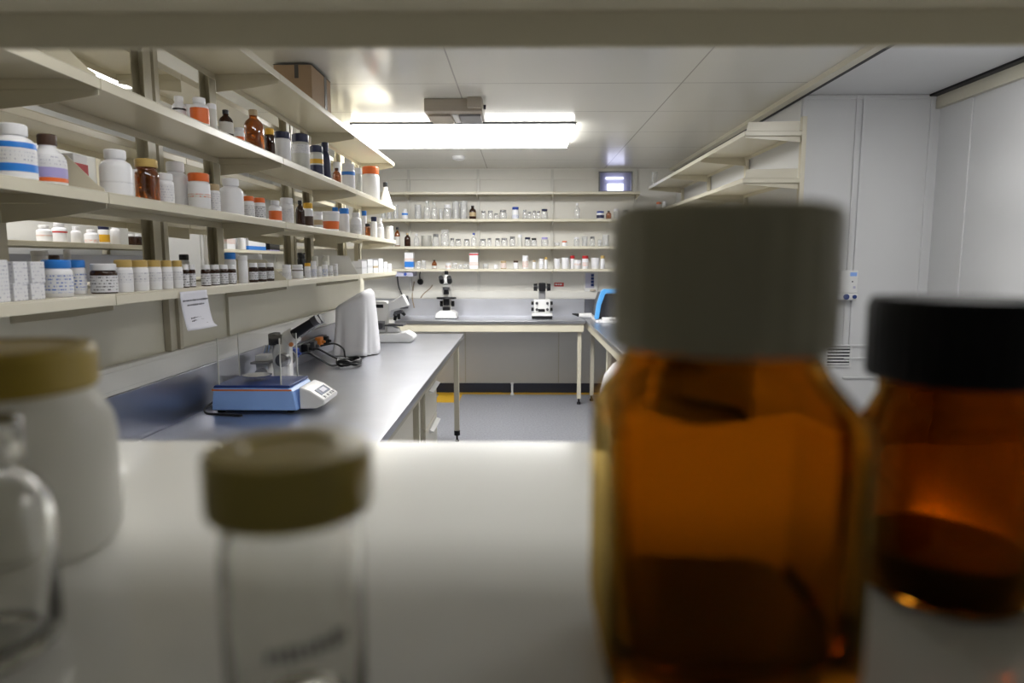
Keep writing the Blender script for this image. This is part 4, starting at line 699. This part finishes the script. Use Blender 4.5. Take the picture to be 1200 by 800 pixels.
slope_box(.08, .62, -.05, .07, .002).build('display', M['screen'], cp)
slope_box(.18, .5, -.015, .045, .0027).build('digits', M['lilac'], cp)
for yy in (-.05, -.01, .03, .06): slope_box(.72, .88, yy, yy+.018, .003).build('button', M['grey'], cp)
for x, y in ((-.14, -.08), (.13, -.08), (-.14, .09), (.13, .09)): MB().lathe([(0, .0004), (.014, .0004), (.014, .0118), (0, .0118)], 14, c=(x, y, 0)).build('foot', M['black'], bal)
MB().lathe([(0, .1085), (.012, .1085), (.012, .125), (.055, .127), (.056, .131), (0, .131)], 28, c=(-.03, .01, 0)).build('weighing_pan', M['chrome'], bal)
sh = MB(); a0, a1, b0, b1, z0, z1, t_ = -.14, .10, -.09, .10, .1085, .285, .003
for q in ((a0, b0, z0, a1, b0+t_, z1), (a0, b1-t_, z0, a1, b1, z1), (a0, b0+t_, z0, a0+t_, b1-t_, z1), (a1-t_, b0+t_, z0, a1, b1-t_, z1), (a0, b0, z1, a1, b1, z1+t_)): sh.box(*q)
dsh = sh.build('draft_shield', M['acrylic'], bal, smooth=0)
for x in (a0, a1):
    for y in (b0, b1): MB().box(x-.002, y-.002, z0, x+.002, y+.002, z1+t_).build('shield_edge', B['T'], dsh, smooth=0)
MB().tube(smooth_path([(-.16, .05, .03), (-.20, .02, .025), (-.215, -.05, .012), (-.18, -.12, .004), (-.10, -.14, .004), (-.03, -.155, .004)]), .004).build('cord', M['wire'], bal)

mi = thing('microscope', 'white microscope with black eyepieces standing behind the blue balance', 'microscope', (-1.09, 3.02, BZ), 0)
MB().prism([(-.125, .0005), (.09, .0005), (.09, .03), (.05, .045), (-.11, .045), (-.125, .03)], 'y', -.085, .085).build('base', M['casing'], mi, bevel=.008)
MB().prism([(-.04, .0455), (.034, .0455), (.036, .19), (.06, .222), (.02, .252), (-.02, .232), (-.045, .16)], 'y', -.030, .030).build('arm', M['casing'], mi, bevel=.010)
MB().prism([(-.13, .118), (-.0465, .118), (-.0465, .128), (-.13, .128)], 'y', -.065, .065).build('stage', M['grey'], mi, bevel=.002)
MB().prism([(-.118, .0455), (-.062, .0455), (-.062, .1175), (-.118, .1175)], 'y', -.035, .035).build('condenser', M['casing'], mi, bevel=.006)
MB().box(-.118, -.04, .1285, -.06, .04, .155).build('specimen_holder', M['casing'], mi, bevel=.004)
hd = MB().cyl((.022, 0, .222), (.062, 0, .250), .040, .036, 28).build('head', M['casing'], mi, bevel=.004)
for s_ in (-.028, .028):
    MB().cyl((.060, s_, .2485), (.150, s_*1.1, .3045), .024, .021, 24).build('eyepiece', M['black'], hd)
    MB().cyl((.1505, s_*1.1, .305), (.174, s_*1.1, .3195), .0235, .0235, 24).build('eyecup', M['darkgrey'], hd)
MB().box(-.056, -.035, .2, -.021, .035, .254).build('lamp_house', M['black'], mi, bevel=.005)
MB().cyl((-.0205, -.0305, .228), (.006, -.0305, .228), .023, .023, 20).build('filter_wheel', M['black'], mi)
for k_ in range(3):
    MB().cyl((-.075+.012*k_, .010*(k_-1), .1995), (-.085+.014*k_, .016*(k_-1), .162), .010, .007, 14).build('objective', M['chrome'], mi)
for s_ in (-1, 1):
    MB().cyl((.012, s_*.031, .135), (.012, s_*.060, .135), .033, .030).build('focus_knob', M['darkgrey'], mi)
    MB().cyl((-.088, s_*.0355, .072), (-.088, s_*.070, .072), .025, .024).build('stage_knob', M['grey'], mi)
MB().cyl((.050, -.031, .205), (.050, -.040, .205), .010).build('red_dot', M['plugorange'], mi)

# cables and plugs on the splashback
pg = thing('power_strip', 'dark power strip with blue and orange plugs on left splashback', 'power strip', (-1.246, 3.72, .975))
MB().box(.0005, -.32, -.035, .03, .42, .03).build('strip', M['darkgrey'], pg, bevel=.004)
for y, mname, zz in ((-.24, 'plugblue', .0), (-.05, 'black', .0), (.08, 'darkgrey', .0), (.20, 'plugorange', .01), (.32, 'black', .0)):
    pl = MB().box(.0305, y-.03, zz-.025, .066, y+.03, zz+.028).build('plug', M[mname], pg, bevel=.006)
    MB().cyl((.0665, y, zz), (.084, y, zz), .011, .007, 12).build('sleeve', M[mname], pl)
def cable(label, pts, r, mat='wire', group=None):
    return tag(MB().tube(smooth_path(pts), r).build('cable', M[mat], smooth=60), label, 'cable', group)
cable('long black cable sagging from plugs down onto left bench', [(-1.155, 3.48, .975), (-1.10, 3.42, .985), (-1.05, 3.44, .95), (-1.02, 3.55, .90), (-.98, 3.72, .887), (-.93, 3.80, .887)], .006)
cable('black cable looping from blue plug to coil on left bench', [(-1.155, 3.67, .975), (-1.10, 3.60, .98), (-1.04, 3.66, .93), (-1.01, 3.78, .892), (-.97, 3.90, .887)], .006)
cable('black cable arching from dark plug beside the dust cover', [(-1.155, 3.80, .975), (-1.08, 3.82, .985), (-1.04, 3.86, .95), (-1.035, 3.88, .90), (-1.0, 3.83, .887), (-.90, 3.70, .887)], .005)
cb_ = []
for i in range(40):
    a = i*.95; cb_.append((-.955+.055*cos(a)+.01*sin(i), 3.66+.085*sin(a), .90+.010*sin(i*1.7)+.006*(i % 3)))
cable('tangled coil of black cable lying on the left bench', cb_, .006)

# dust cover: cloth draped over an instrument
def cover():
    n, ns = 18, 72; v = []; f = []
    for i in range(n+1):
        u = i/n; z = .405*(1-u)
        a = .105+.018*u**1.2; b = .13+.04*u
        if i == 0: a, b = .09, .11
        for k_ in range(ns):
            p = 2*pi*k_/ns; e = .55
            cx = abs(cos(p))**e*(1 if cos(p) > 0 else -1); cy = abs(sin(p))**e*(1 if sin(p) > 0 else -1)
            fold = 1+(.02+.09*u**1.5)*sin(5*p+1.2*u+.6)+.035*u*sin(11*p+2*u)
            hem = .020*sin(4*p+.5)*u if u > .9 else 0
            zz = z*(1-.26*(1-cx)/2*(1-.35*u))
            v.append((a*cx*fold-.005*(1-u), b*cy*fold+.02*sin(3*u), zz+(hem if z > .0 else abs(hem)*.5)+.001))
    for i in range(n):
        for k_ in range(ns):
            q = (k_+1) % ns; f.append((i*ns+k_, i*ns+q, (i+1)*ns+q, (i+1)*ns+k_))
    f.append(tuple(range(ns)))
    m = MB(); m.v = v; m.f = f; return m
dc = cover().build('dust_cover', M['cloth'], smooth=80, loc=(-1.035, 4.17, BZ)); sd = dc.modifiers.new('thick', 'SOLIDIFY'); sd.thickness = .003; sd.offset = 1
tag(dc, 'white cloth dust cover draped over an instrument on left bench', 'dust cover')

mb = thing('microscope', 'white inverted-looking microscope at the far end of left bench', 'microscope', (-.93, 4.80, BZ), 0)
MB().prism([(-.17, .0005), (.14, .0005), (.15, .012), (.165, .03), (.16, .05), (.11, .078), (.06, .07), (-.17, .065)], 'y', -.085, .085).build('base', M['white'], mb, bevel=.008)
MB().prism([(-.13, .0655), (-.04, .0705), (-.03, .14), (-.012, .24), (-.02, .285), (-.13, .285)], 'y', -.04, .04).build('arm', M['casing'], mb, bevel=.008)
MB().prism([(-.02, .225), (.075, .25), (.125, .262), (.085, .345), (.02, .30), (-.02, .286)], 'y', -.045, .045).build('head', M['white'], mb, bevel=.006)
MB().box(-.125, -.041, .275, -.03, .041, .295).build('cap', M['casing'], mb, bevel=.004)
MB().box(-.115, -.0425, .248, -.055, -.0405, .272).build('slot', M['black'], mb)
MB().box(-.12, -.046, .09, -.045, -.0405, .155).build('side_panel', M['grey'], mb, bevel=.003)
MB().prism([(.01, .19), (.07, .205), (.085, .215), (.07, .232), (.02, .222)], 'y', -.03, .03).build('nosepiece', M['darkgrey'], mb, bevel=.004)
for p, q in (((.025, 0, .19), (.018, 0, .155)), ((.05, -.02, .2), (.055, -.025, .165)), ((.07, .02, .21), (.09, .02, .19))): MB().cyl(p, q, .013, .010, 14).build('objective', M['black'], mb)
MB().box(-.045, -.07, .118, .09, .07, .128).build('stage', M['darkgrey'], mb, bevel=.002)
MB().prism([(-.03, .0715), (.06, .0715), (.045, .10), (.0, .116), (-.03, .116)], 'y', -.035, .035).build('condenser', M['white'], mb, bevel=.004)
for s in (-1, 1): MB().cyl((-.075, s*.047, .12), (-.075, s*.075, .12), .022).build('focus_knob', M['darkgrey'], mb)

# ------------------------------------------------------------------ back bench instruments
mc = thing('microscope', 'black and white trinocular microscope standing on the back bench', 'microscope', (-.775, 6.98, BB), 0)
MB().prism([(-.115, .006), (.115, .006), (.105, .06), (.06, .085), (-.06, .085), (-.105, .06)], 'y', -.10, .10).build('base', M['white'], mc, bevel=.008)
MB().box(-.112, -.098, .0005, .112, .098, .0055).build('foot', M['black'], mc)
MB().prism([(.02, .0855), (.10, .0855), (.10, .30), (.02, .36), (-.05, .36), (-.05, .33), (.02, .29)], 'x', -.045, .045).build('arm', M['casing'], mc, bevel=.01)
MB().lathe([(0, .205), (.10, .205), (.105, .212), (.10, .222), (0, .222)], 36, c=(0, -.03, 0), mod=lambda a, z: 1.0 if abs(sin(a)) < .6 else .85).build('stage', M['black'], mc)
MB().cyl((0, -.035, .0855), (0, -.035, .12), .04).build('illuminator', M['black'], mc)
MB().cyl((0, -.035, .14), (0, -.035, .204), .032).build('condenser', M['black'], mc)
for s in (-1, 1): MB().cyl((s*.0455, .05, .15), (s*.075, .05, .15), .03).build('focus_knob', M['black'], mc)
MB().cyl((0, -.035, .328), (0, -.035, .30), .035).build('nosepiece', M['darkgrey'], mc)
for i in range(4):
    a = i*pi/2+.4; MB().cyl((.014*cos(a), -.035+.014*sin(a), .2995), (.022*cos(a), -.035+.022*sin(a), .25), .010, .008, 12).build('objective', M['black'], mc)
hd = MB().prism([(-.07, .3605), (.045, .3605), (.045, .40), (-.02, .415), (-.07, .39)], 'x', -.045, .045).build('head', M['white'], mc, bevel=.008)
for s in (-1, 1): MB().cyl((s*.04, -.06, .385), (s*.042, -.14, .43), .027, .024).build('eyepiece', M['black'], hd)
MB().cyl((0, .01, .4155), (0, .01, .455), .026, .022).build('photo_tube', M['white'], hd)
MB().cyl((0, .01, .4555), (0, .01, .495), .021, .018).build('camera_port', M['black'], hd)

md = thing('stereo_microscope', 'white stereo microscope with black knobs on the back bench', 'microscope', (.225, 6.98, BB), 0)
MB().prism([(-.11, .03), (.11, .03), (.105, .055), (-.105, .055)], 'y', -.09, .09).build('base', M['white'], md, bevel=.004)
MB().box(-.105, -.085, .0005, .105, .085, .0295).build('foot', M['black'], md)
MB().box(-.085, -.03, .0555, .085, .06, .20).build('body', M['white'], md, bevel=.008)
MB().box(-.04, -.0325, .07, .03, -.0305, .10).build('recess', M['black'], md)
for s in (-1, 1):
    for z in (.095, .16):
        MB().cyl((s*.0855, 0, z), (s*.112, 0, z), .018).build('knob', M['black'], md)
        MB().cyl((s*.055, -.0305, z), (s*.055, -.045, z), .014).build('dial', M['darkgrey'], md)
MB().box(-.035, -.01, .2005, .035, .03, .285).build('column', M['grey'], md, bevel=.004)
MB().box(-.035, -.05, .2855, .035, .04, .37).build('head', M['black'], md, bevel=.008)
for s in (-1, 1): MB().cyl((s*.0355, 0, .325), (s*.05, 0, .325), .014).build('axle', M['grey'], md); MB().cyl((s*.0505, 0, .325), (s*.088, 0, .325), .040, .036).build('zoom_knob', M['black'], md)

pb = thing('outlet_box', 'pale lilac outlet box fixed beneath the left end of lowest back shelf', 'outlet box', (-1.24, YB-.03, 1.30))
MB().box(-.1, -.25, -.0, .1, .025, .05).build('casing', M['lilac'], pb, bevel=.003)
MB().cyl((.02, -.2505, .025), (.02, -.258, .025), .016).build('switch', M['plugblue'], pb)
ad = thing('power_adapter', 'black power adapter hanging by its lead above the back bench', 'adapter', (-1.27, YB-.075, .955))
MB().box(-.05, -.03, -.01, .04, .03, .13).build('brick', M['darkgrey'], ad, bevel=.006)
MB().tube(smooth_path([(-.02, 0, .1305), (-.06, .01, .22), (-.075, .02, .30), (-.075, .02, .36)]), .007).build('lead', M['wire'], ad)
pk = thing('wall_plug', 'round black plug in wall socket beside the hanging adapter', 'plug', (-1.105, YB-.001, 1.235))
MB().cyl((0, 0, 0), (0, -.035, 0), .034, .026).build('body', M['black'], pk)
MB().tube(smooth_path([(0, -.03, .03), (.0, -.03, .08), (.01, -.05, .115)]), .005).build('lead', M['wire'], pk)
cable('tan cable looping on the back wall below the round plug', [(-1.17, YB-.01, 1.24), (-1.185, YB-.02, 1.15), (-1.19, YB-.04, 1.06), (-1.17, YB-.045, .95)], .006, 'wiretan')
cable('short tan cable curving away beside the round plug', [(-1.10, YB-.036, 1.06), (-1.06, YB-.036, 1.11), (-1.0, YB-.02, 1.16), (-.97, YB-.008, 1.20)], .006, 'wiretan')

rs = thing('sticker', 'red label sticker on the back wall right of stereo microscope', 'sticker', (.425, YB-.001, 1.205))
MB().box(-.055, -.002, -.02, .05, -.0002, .022).build('backing', M['red'], rs)
for i, (x0, x1) in enumerate(((-.045, -.02), (-.015, .0), (.005, .03))): MB().box(x0, -.0026, -.006, x1, -.0021, .010).build('print', M['white'], rs)
pn = thing('control_panel', 'wall control panel with dark switches right of the red sticker', 'panel', (.76, YB-.001, 1.24))
MB().box(-.06, -.03, -.11, .085, 0, .105).build('case', M['white'], pn, bevel=.004)
MB().box(-.05, -.033, -.07, .045, -.0305, .09).build('face', M['lilac'], pn, bevel=.001)
for z in (-.05, -.015, .02, .055): MB().box(.01, -.042, z, .04, -.0335, z+.026).build('switch', M['navyb'], pn, bevel=.002)
MB().box(.0, -.05, -.105, .06, -.0305, -.085).build('ledge', M['beigebox'], pn, bevel=.002)

bl = thing('bench_cabinet', 'bench-top cabinet with light blue frame and dark window on right bench', 'cabinet', (1.0, 6.62, BB), 0)
MB().prism([(-.26, .0005), (-.26, .03), (.3, .03), (.3, .0005)], 'y', -.12, .5).build('base', M['white'], bl, bevel=.004)
fr_o = [(-.275, .035), (-.255, .18), (-.215, .305), (-.19, .325), (.30, .325), (.30, .035)]
fr_i = [(-.235, .035), (-.215, .17), (-.178, .275), (-.165, .285), (.26, .285), (.26, .035)]
m = MB(); n_ = len(fr_o)
for yy in (-.13, -.06):
    m.v += [(x, yy, z) for x, z in fr_o]+[(x, yy, z) for x, z in fr_i]
for i in range(n_-1):
    m.f += [(i, i+1, n_+i+1, n_+i), (2*n_+i, 2*n_+n_+i, 2*n_+n_+i+1, 2*n_+i+1), (i, 2*n_+i, 2*n_+i+1, i+1), (n_+i, n_+i+1, 3*n_+i+1, 3*n_+i)]
m.f += [(0, n_, 3*n_, 2*n_), (n_-1, 3*n_-1, 4*n_-1, 2*n_-1)]
m.build('frame', M['skyblue'], bl, bevel=.004)
MB().prism([(-.235, .035), (-.215, .17), (-.178, .275), (.26, .275), (.26, .035)], 'y', -.05, .48).build('chamber', M['darkgrey'], bl, bevel=.003)
MB().box(-.21, -.20, .0005, .26, -.1305, .055).build('tray', M['white'], bl, bevel=.01)
MB().box(-.14, -.203, .03, .2, -.2005, .036).build('tray_slot', M['grey'], bl)
pp = thing('pipette', 'white pipette with black tip lying beside the blue-framed cabinet', 'pipette', (.66, 6.95, BB+.02))
MB().cyl((-.12, 0, .03), (-.05, 0, .015), .006, .018, 12).build('tip', M['black'], pp)
MB().cyl((-.0495, 0, .015), (.08, 0, .012), .022, .028, 14).build('handle', M['white'], pp)
wb = thing('waste_bag', 'rounded white bag bulging below the edge of right bench', 'bag', (.80, 5.15, .0005))
m = MB().lathe([(0, 0), (.10, 0), (.15, .06), (.17, .25), (.165, .45), (.14, .58), (.08, .66), (.03, .69), (.045, .73), (0, .735)], 36, mod=lambda a, z: 1+.05*sin(6*a+8*z)+.03*sin(11*a))
m.build('bag', M['cloth'], wb, smooth=80)
MB().lathe([(.034, .685), (.04, .69), (.034, .695), (.028, .69)], 16, closed=True).build('tie', M['grey'], wb)

# ------------------------------------------------------------------ notice, wall devices
nt_ = thing('paper_note', 'white printed paper note hanging from the lip of lower left shelf', 'note', (-.982, 1.99, 1.372), 0)
pm = MB(); NX, NZ = 10, 14; W2, HH = .083, .113
for j in range(NZ+1):
    for i in range(NX+1):
        u = i/NX; v_ = j/NZ
        pm.v.append((.001+.016*v_**2*(1+.5*sin(3*u))+.010*(max(0, v_-.88)/.12)**2*u+(.001 if v_ > .15 else 0), (u-.5)*2*W2, -v_*HH))
for j in range(NZ):
    for i in range(NX): a = j*(NX+1)+i; pm.f.append((a, a+1, a+NX+2, a+NX+1))
po = pm.build('sheet', M['paper'], nt_, smooth=80); so = po.modifiers.new('thick', 'SOLIDIFY'); so.thickness = .0006; so.offset = 0
def note_x(v_): return .001+.016*v_**2*1.3+.0022
random.seed(3)
for v_, u0, u1 in ((.24, .05, .95), (.36, .18, .80), (.70, .2, .55), (.77, .2, .62), (.88, .4, .75)):
    u = u0; im = MB()
    while u < u1:
        wd = random.uniform(.02, .06); hh = random.uniform(.003, .0055); y0 = (u-.5)*2*W2
        x = note_x(v_); im.box(x, y0, -v_*HH-hh/2, x+.0004, y0+wd*2*W2*.8, -v_*HH+hh/2); u += wd*1.15
    im.build('print_line', M['ink'], nt_, smooth=0)
dv = thing('wall_dispenser', 'small white wall box with two dark knobs on the right return wall', 'wall box', (2.005, YR-.015, 1.315))
MB().box(-.055, -.04, -.05, .05, 0, .09).build('case', M['white'], dv, bevel=.004)
MB().box(-.055, -.05, -.09, .05, 0, -.0505).build('base', M['white'], dv, bevel=.004)
for x, r_ in ((-.022, .017), (.028, .012)): MB().cyl((x, -.0505, -.07), (x, -.058, -.07), r_).build('knob', M['navyb'], dv)
MB().box(.0, -.042, .055, .04, -.0405, .078).build('marking', M['blue'], dv)
MB().box(.012, -.042, .018, .02, -.0405, .026).build('indicator', M['ink'], dv)
MB().box(.022, -.042, -.02, .036, -.0405, -.006).build('button', M['lilac'], dv)
vg = thing('vent_grille', 'white slatted vent grille low on the right return wall', 'vent', (1.985, YR-.001, .875))
MB().box(-.075, -.006, -.065, .075, 0, .065).build('backing', M['darkgrey'], vg)
f = MB(); f.box(-.08, -.012, -.07, -.07, -.0005, .07); f.box(.07, -.012, -.07, .08, -.0005, .07); f.box(-.07, -.012, .06, .07, -.0005, .07); f.box(-.07, -.012, -.07, .07, -.0005, -.06)
f.build('frame', M['white'], vg, smooth=0)
for i in range(6): z = -.05+i*.02; MB().prism([(-.0115, z-.005), (-.0075, z+.001), (-.0075, z+.003), (-.0115, z-.002)], 'x', -.0695, .0695).build('slat', M['white'], vg)

# ------------------------------------------------------------------ foreground rack
FZ = 1.33; UZ = 1.603
fg = thing('shelving_rack', 'glossy cream shelf rack in the foreground framing the view', 'shelving')
for x0, x1 in ((-.93, 1.16),):
    shelf_mesh(x0, x1, .14, .472, FZ-LIP, 'y').build('shelf', M['fgshelf'], fg, bevel=.0015)
    shelf_mesh(x0, x1, .14, .472, UZ, 'y').build('shelf', M['cream'], fg, bevel=.0015)
for x in (-.95, 1.18):
    for y in (.17, .44): channel(MB(), x, y, .0005, 2.2, .036, .04, '+y').build('post', M['creamd'], fg)

def shell(outer, inner, seg=72, mod=None):
    return MB().lathe(outer+list(reversed(inner)), seg, mod=mod)
def ribbed(n, amp): return lambda a, z: 1+amp*(1 if (a*n/(2*pi)) % 1 < .5 else 0)
# big amber bottle: rounded-square body under a round neck
def rounded_square(z0, z1, c=.36):
    # polar radius of a unit square with corner radius c, blending to round between z0 and z1
    def fn(a, z):
        a = (a+pi/4) % (pi/2)-pi/4; t = abs(a)
        k = 1-c
        if math.tan(t) <= k: q = 1/cos(t)
        else: q = k*(cos(t)+sin(t))+math.sqrt(max(0, c*c-k*k*(1-math.sin(2*t))))
        w = min(1, max(0, (z-z0)/(z1-z0))); w = w*w*(3-2*w)
        return q*(1-w)+w
    return fn
ab = thing('glass_bottle', 'large blurred amber glass bottle with wide white ribbed cap', 'bottle', (.0615, .205, FZ+.0005))
o_ = [(0, .004), (.018, .003), (.030, 0), (.034, .002), (.0358, .008), (.0364, .016), (.0364, .082), (.0352, .0875), (.0320, .096), (.0300, .1005), (.0285, .1025), (.0285, .1235)]
i_ = [(0, .013), (.018, .012), (.026, .011), (.030, .015), (.0325, .022), (.0330, .080), (.0322, .0855), (.0292, .094), (.0272, .0985), (.0255, .1015), (.0255, .1235)]
shell(o_, i_, 96, mod=rounded_square(.082, .1005)).build('body', M['amberbig'], ab, smooth=60)
MB().lathe([(.0289, .104), (.0322, .104), (.0327, .106), (.0331, .141), (.0320, .1445), (.0300, .1455), (0, .1455), (0, .1245), (.0289, .1245)], 144, mod=ribbed(24, .014)).build('cap', M['capwhite'], ab, smooth=25)
MB().lathe([(0, .0131), (.0295, .0152), (.0300, .0170), (0, .0170)], 96, mod=rounded_square(.082, .1005)).build('dark_base_disc', M['base_darkener'], ab, smooth=40)  # added dark disc, stands in for the dark look of thick base glass
# dark capped amber jar
dj = thing('glass_bottle', 'small blurred amber glass bottle with black cap beside large amber bottle', 'bottle', (.169, .258, FZ+.0005))
o_ = [(0, .003), (.015, .002), (.026, 0), (.030, .002), (.0318, .008), (.032, .016), (.0318, .060), (.0305, .068), (.0275, .0745), (.0262, .077), (.0262, .098)]
i_ = [(0, .0045), (.014, .0040), (.0255, .003), (.0285, .008), (.0292, .020), (.0293, .059), (.0282, .0665), (.0252, .073), (.0238, .077), (.0238, .098)]
shell(o_, i_).build('body', M['amberdark'], dj, smooth=60)
MB().lathe([(.0266, .0845), (.0305, .0845), (.031, .0865), (.0313, .112), (.0300, .1155), (0, .1160), (0, .0985), (.0266, .0985)], 144, mod=ribbed(40, .012)).build('cap', principled('matt_black_cap', (.008, .008, .009), .55, spec=.15, noise=.1), dj, smooth=25)
MB().lathe([(0, .0048), (.014, .0043), (.0252, .0034), (.0281, .0083), (.0288, .0185), (0, .0195)], 64).build('dark_base_disc', M['base_darkener'], dj, smooth=40)  # added dark layer that blackens the glass base, not a real filling
# clear vial with olive cap
cv = thing('vial', 'small blurred clear glass vial with olive cap in front of shelf centre', 'vial', (-.0632, .176, FZ+.0005))
o_ = [(0, .002), (.014, .001), (.0165, 0), (.0188, .003), (.0193, .008), (.0193, .050), (.0186, .056), (.0165, .0605), (.016, .062), (.016, .074)]
i_ = [(0, .0045), (.0135, .0045), (.0165, .006), (.0174, .010), (.0174, .0495), (.0168, .0548), (.0148, .0595), (.0142, .062), (.0142, .074)]
shell(o_, i_, 56).build('body', M['clearbig'], cv, smooth=60)
MB().lathe([(.0163, .0625), (.0213, .0625), (.0219, .064), (.0220, .0775), (.0211, .0795), (.0120, .0800), (.0110, .0790), (0, .0790), (0, .0745), (.0163, .0745)], 96, mod=ribbed(32, .008)).build('cap', M['capolive'], cv, smooth=25)
mk = MB()
for i in range(9):
    a = radians(-92+i*7.0); wd = radians(4.4); r0 = .01945; zc = .0300+.0002*i; hh = (.0035, .003, .0045, .0035, .003, .004, .003, .0045, .0035)[i]
    n = len(mk.v)
    for rr_ in (r0, r0+.0003):
        for aa in (a, a+wd): mk.v += [(rr_*cos(aa), rr_*sin(aa), zc-hh/2), (rr_*cos(aa), rr_*sin(aa), zc+hh/2)]
    mk.f += [(n, n+2, n+3, n+1), (n+4, n+5, n+7, n+6), (n, n+1, n+5, n+4), (n+2, n+6, n+7, n+3), (n, n+4, n+6, n+2), (n+1, n+3, n+7, n+5)]
mk.build('print', M['ink'], cv, smooth=0)
# white jar with olive-gold cap
wj = thing('jar', 'blurred milky white jar with olive gold cap at the foreground shelf end', 'jar', (-.2295, .287, FZ+.0005))
MB().lathe([(0, 0), (.038, 0), (.0418, .004), (.043, .010), (.043, .050), (.0418, .058), (.038, .066), (.0345, .0705), (.034, .073), (0, .073)], 64).build('body', M['hdpe'], wj, smooth=60)
MB().lathe([(0, .0735), (.0362, .0735), (.037, .075), (.037, .0895), (.0355, .0925), (.030, .093), (.029, .0918), (0, .0918)], 96, mod=ribbed(40, .006)).build('cap', principled('gold_olive_cap', (.38, .27, .035), .45, noise=.05), wj, smooth=25)
# clear vial, cut by the left edge of the view
lv = thing('vial', 'blurred clear glass vial with clear stopper cap in front of milky jar', 'vial', (-.178, .206, FZ+.0005))
o_ = [(0, 0.0016), (.015, 0.0008), (.0185, 0.0000), (.0215, 0.0033), (.022, 0.0082), (.022, 0.0459), (.0205, 0.0525), (.017, 0.0574), (.0125, 0.0615), (.012, 0.0722)]
i_ = [(0, 0.0049), (.015, 0.0049), (.0185, 0.0066), (.0198, 0.0098), (.0198, 0.0455), (.0186, 0.0515), (.0154, 0.0562), (.0108, 0.0611), (.0104, 0.0722)]
shell(o_, i_, 56).build('body', M['clearbig'], lv, smooth=60)
MB().lathe([(.0123, 0.0640), (.0148, 0.0640), (.0152, 0.0656), (.0152, 0.0771), (.014, 0.0787), (0, 0.0787), (0, 0.0726), (.0123, 0.0726)], 64, mod=ribbed(28, .01)).build('cap', M['clearbig'], lv, smooth=25)

# ------------------------------------------------------------------ camera and render settings
cam = bpy.data.cameras.new('camera'); co = bpy.data.objects.new('camera', cam); COL.objects.link(co); SC.camera = co
co.location = (0, 0, 1.46); co.rotation_euler = (radians(90-6.87), 0, radians(.735))
cam.sensor_width = 36; cam.lens = 780/1200*36; cam.clip_start = .01
cam.dof.use_dof = True; cam.dof.focus_distance = 3.2; cam.dof.aperture_fstop = 4.7
wd = bpy.data.worlds.new('world'); SC.world = wd; wd.use_nodes = True
wd.node_tree.nodes['Background'].inputs[0].default_value = (.6, .65, .75, 1); wd.node_tree.nodes['Background'].inputs[1].default_value = .05
SC.view_settings.view_transform = 'Standard'; SC.view_settings.look = 'None'; SC.view_settings.gamma = 1; SC.view_settings.exposure = 0.33
SC.view_settings.use_curve_mapping = False
SC.cycles.max_bounces = 12; SC.cycles.transparent_max_bounces = 24; SC.cycles.transmission_bounces = 12; SC.cycles.sample_clamp_indirect = 6; SC.cycles.use_denoising = True
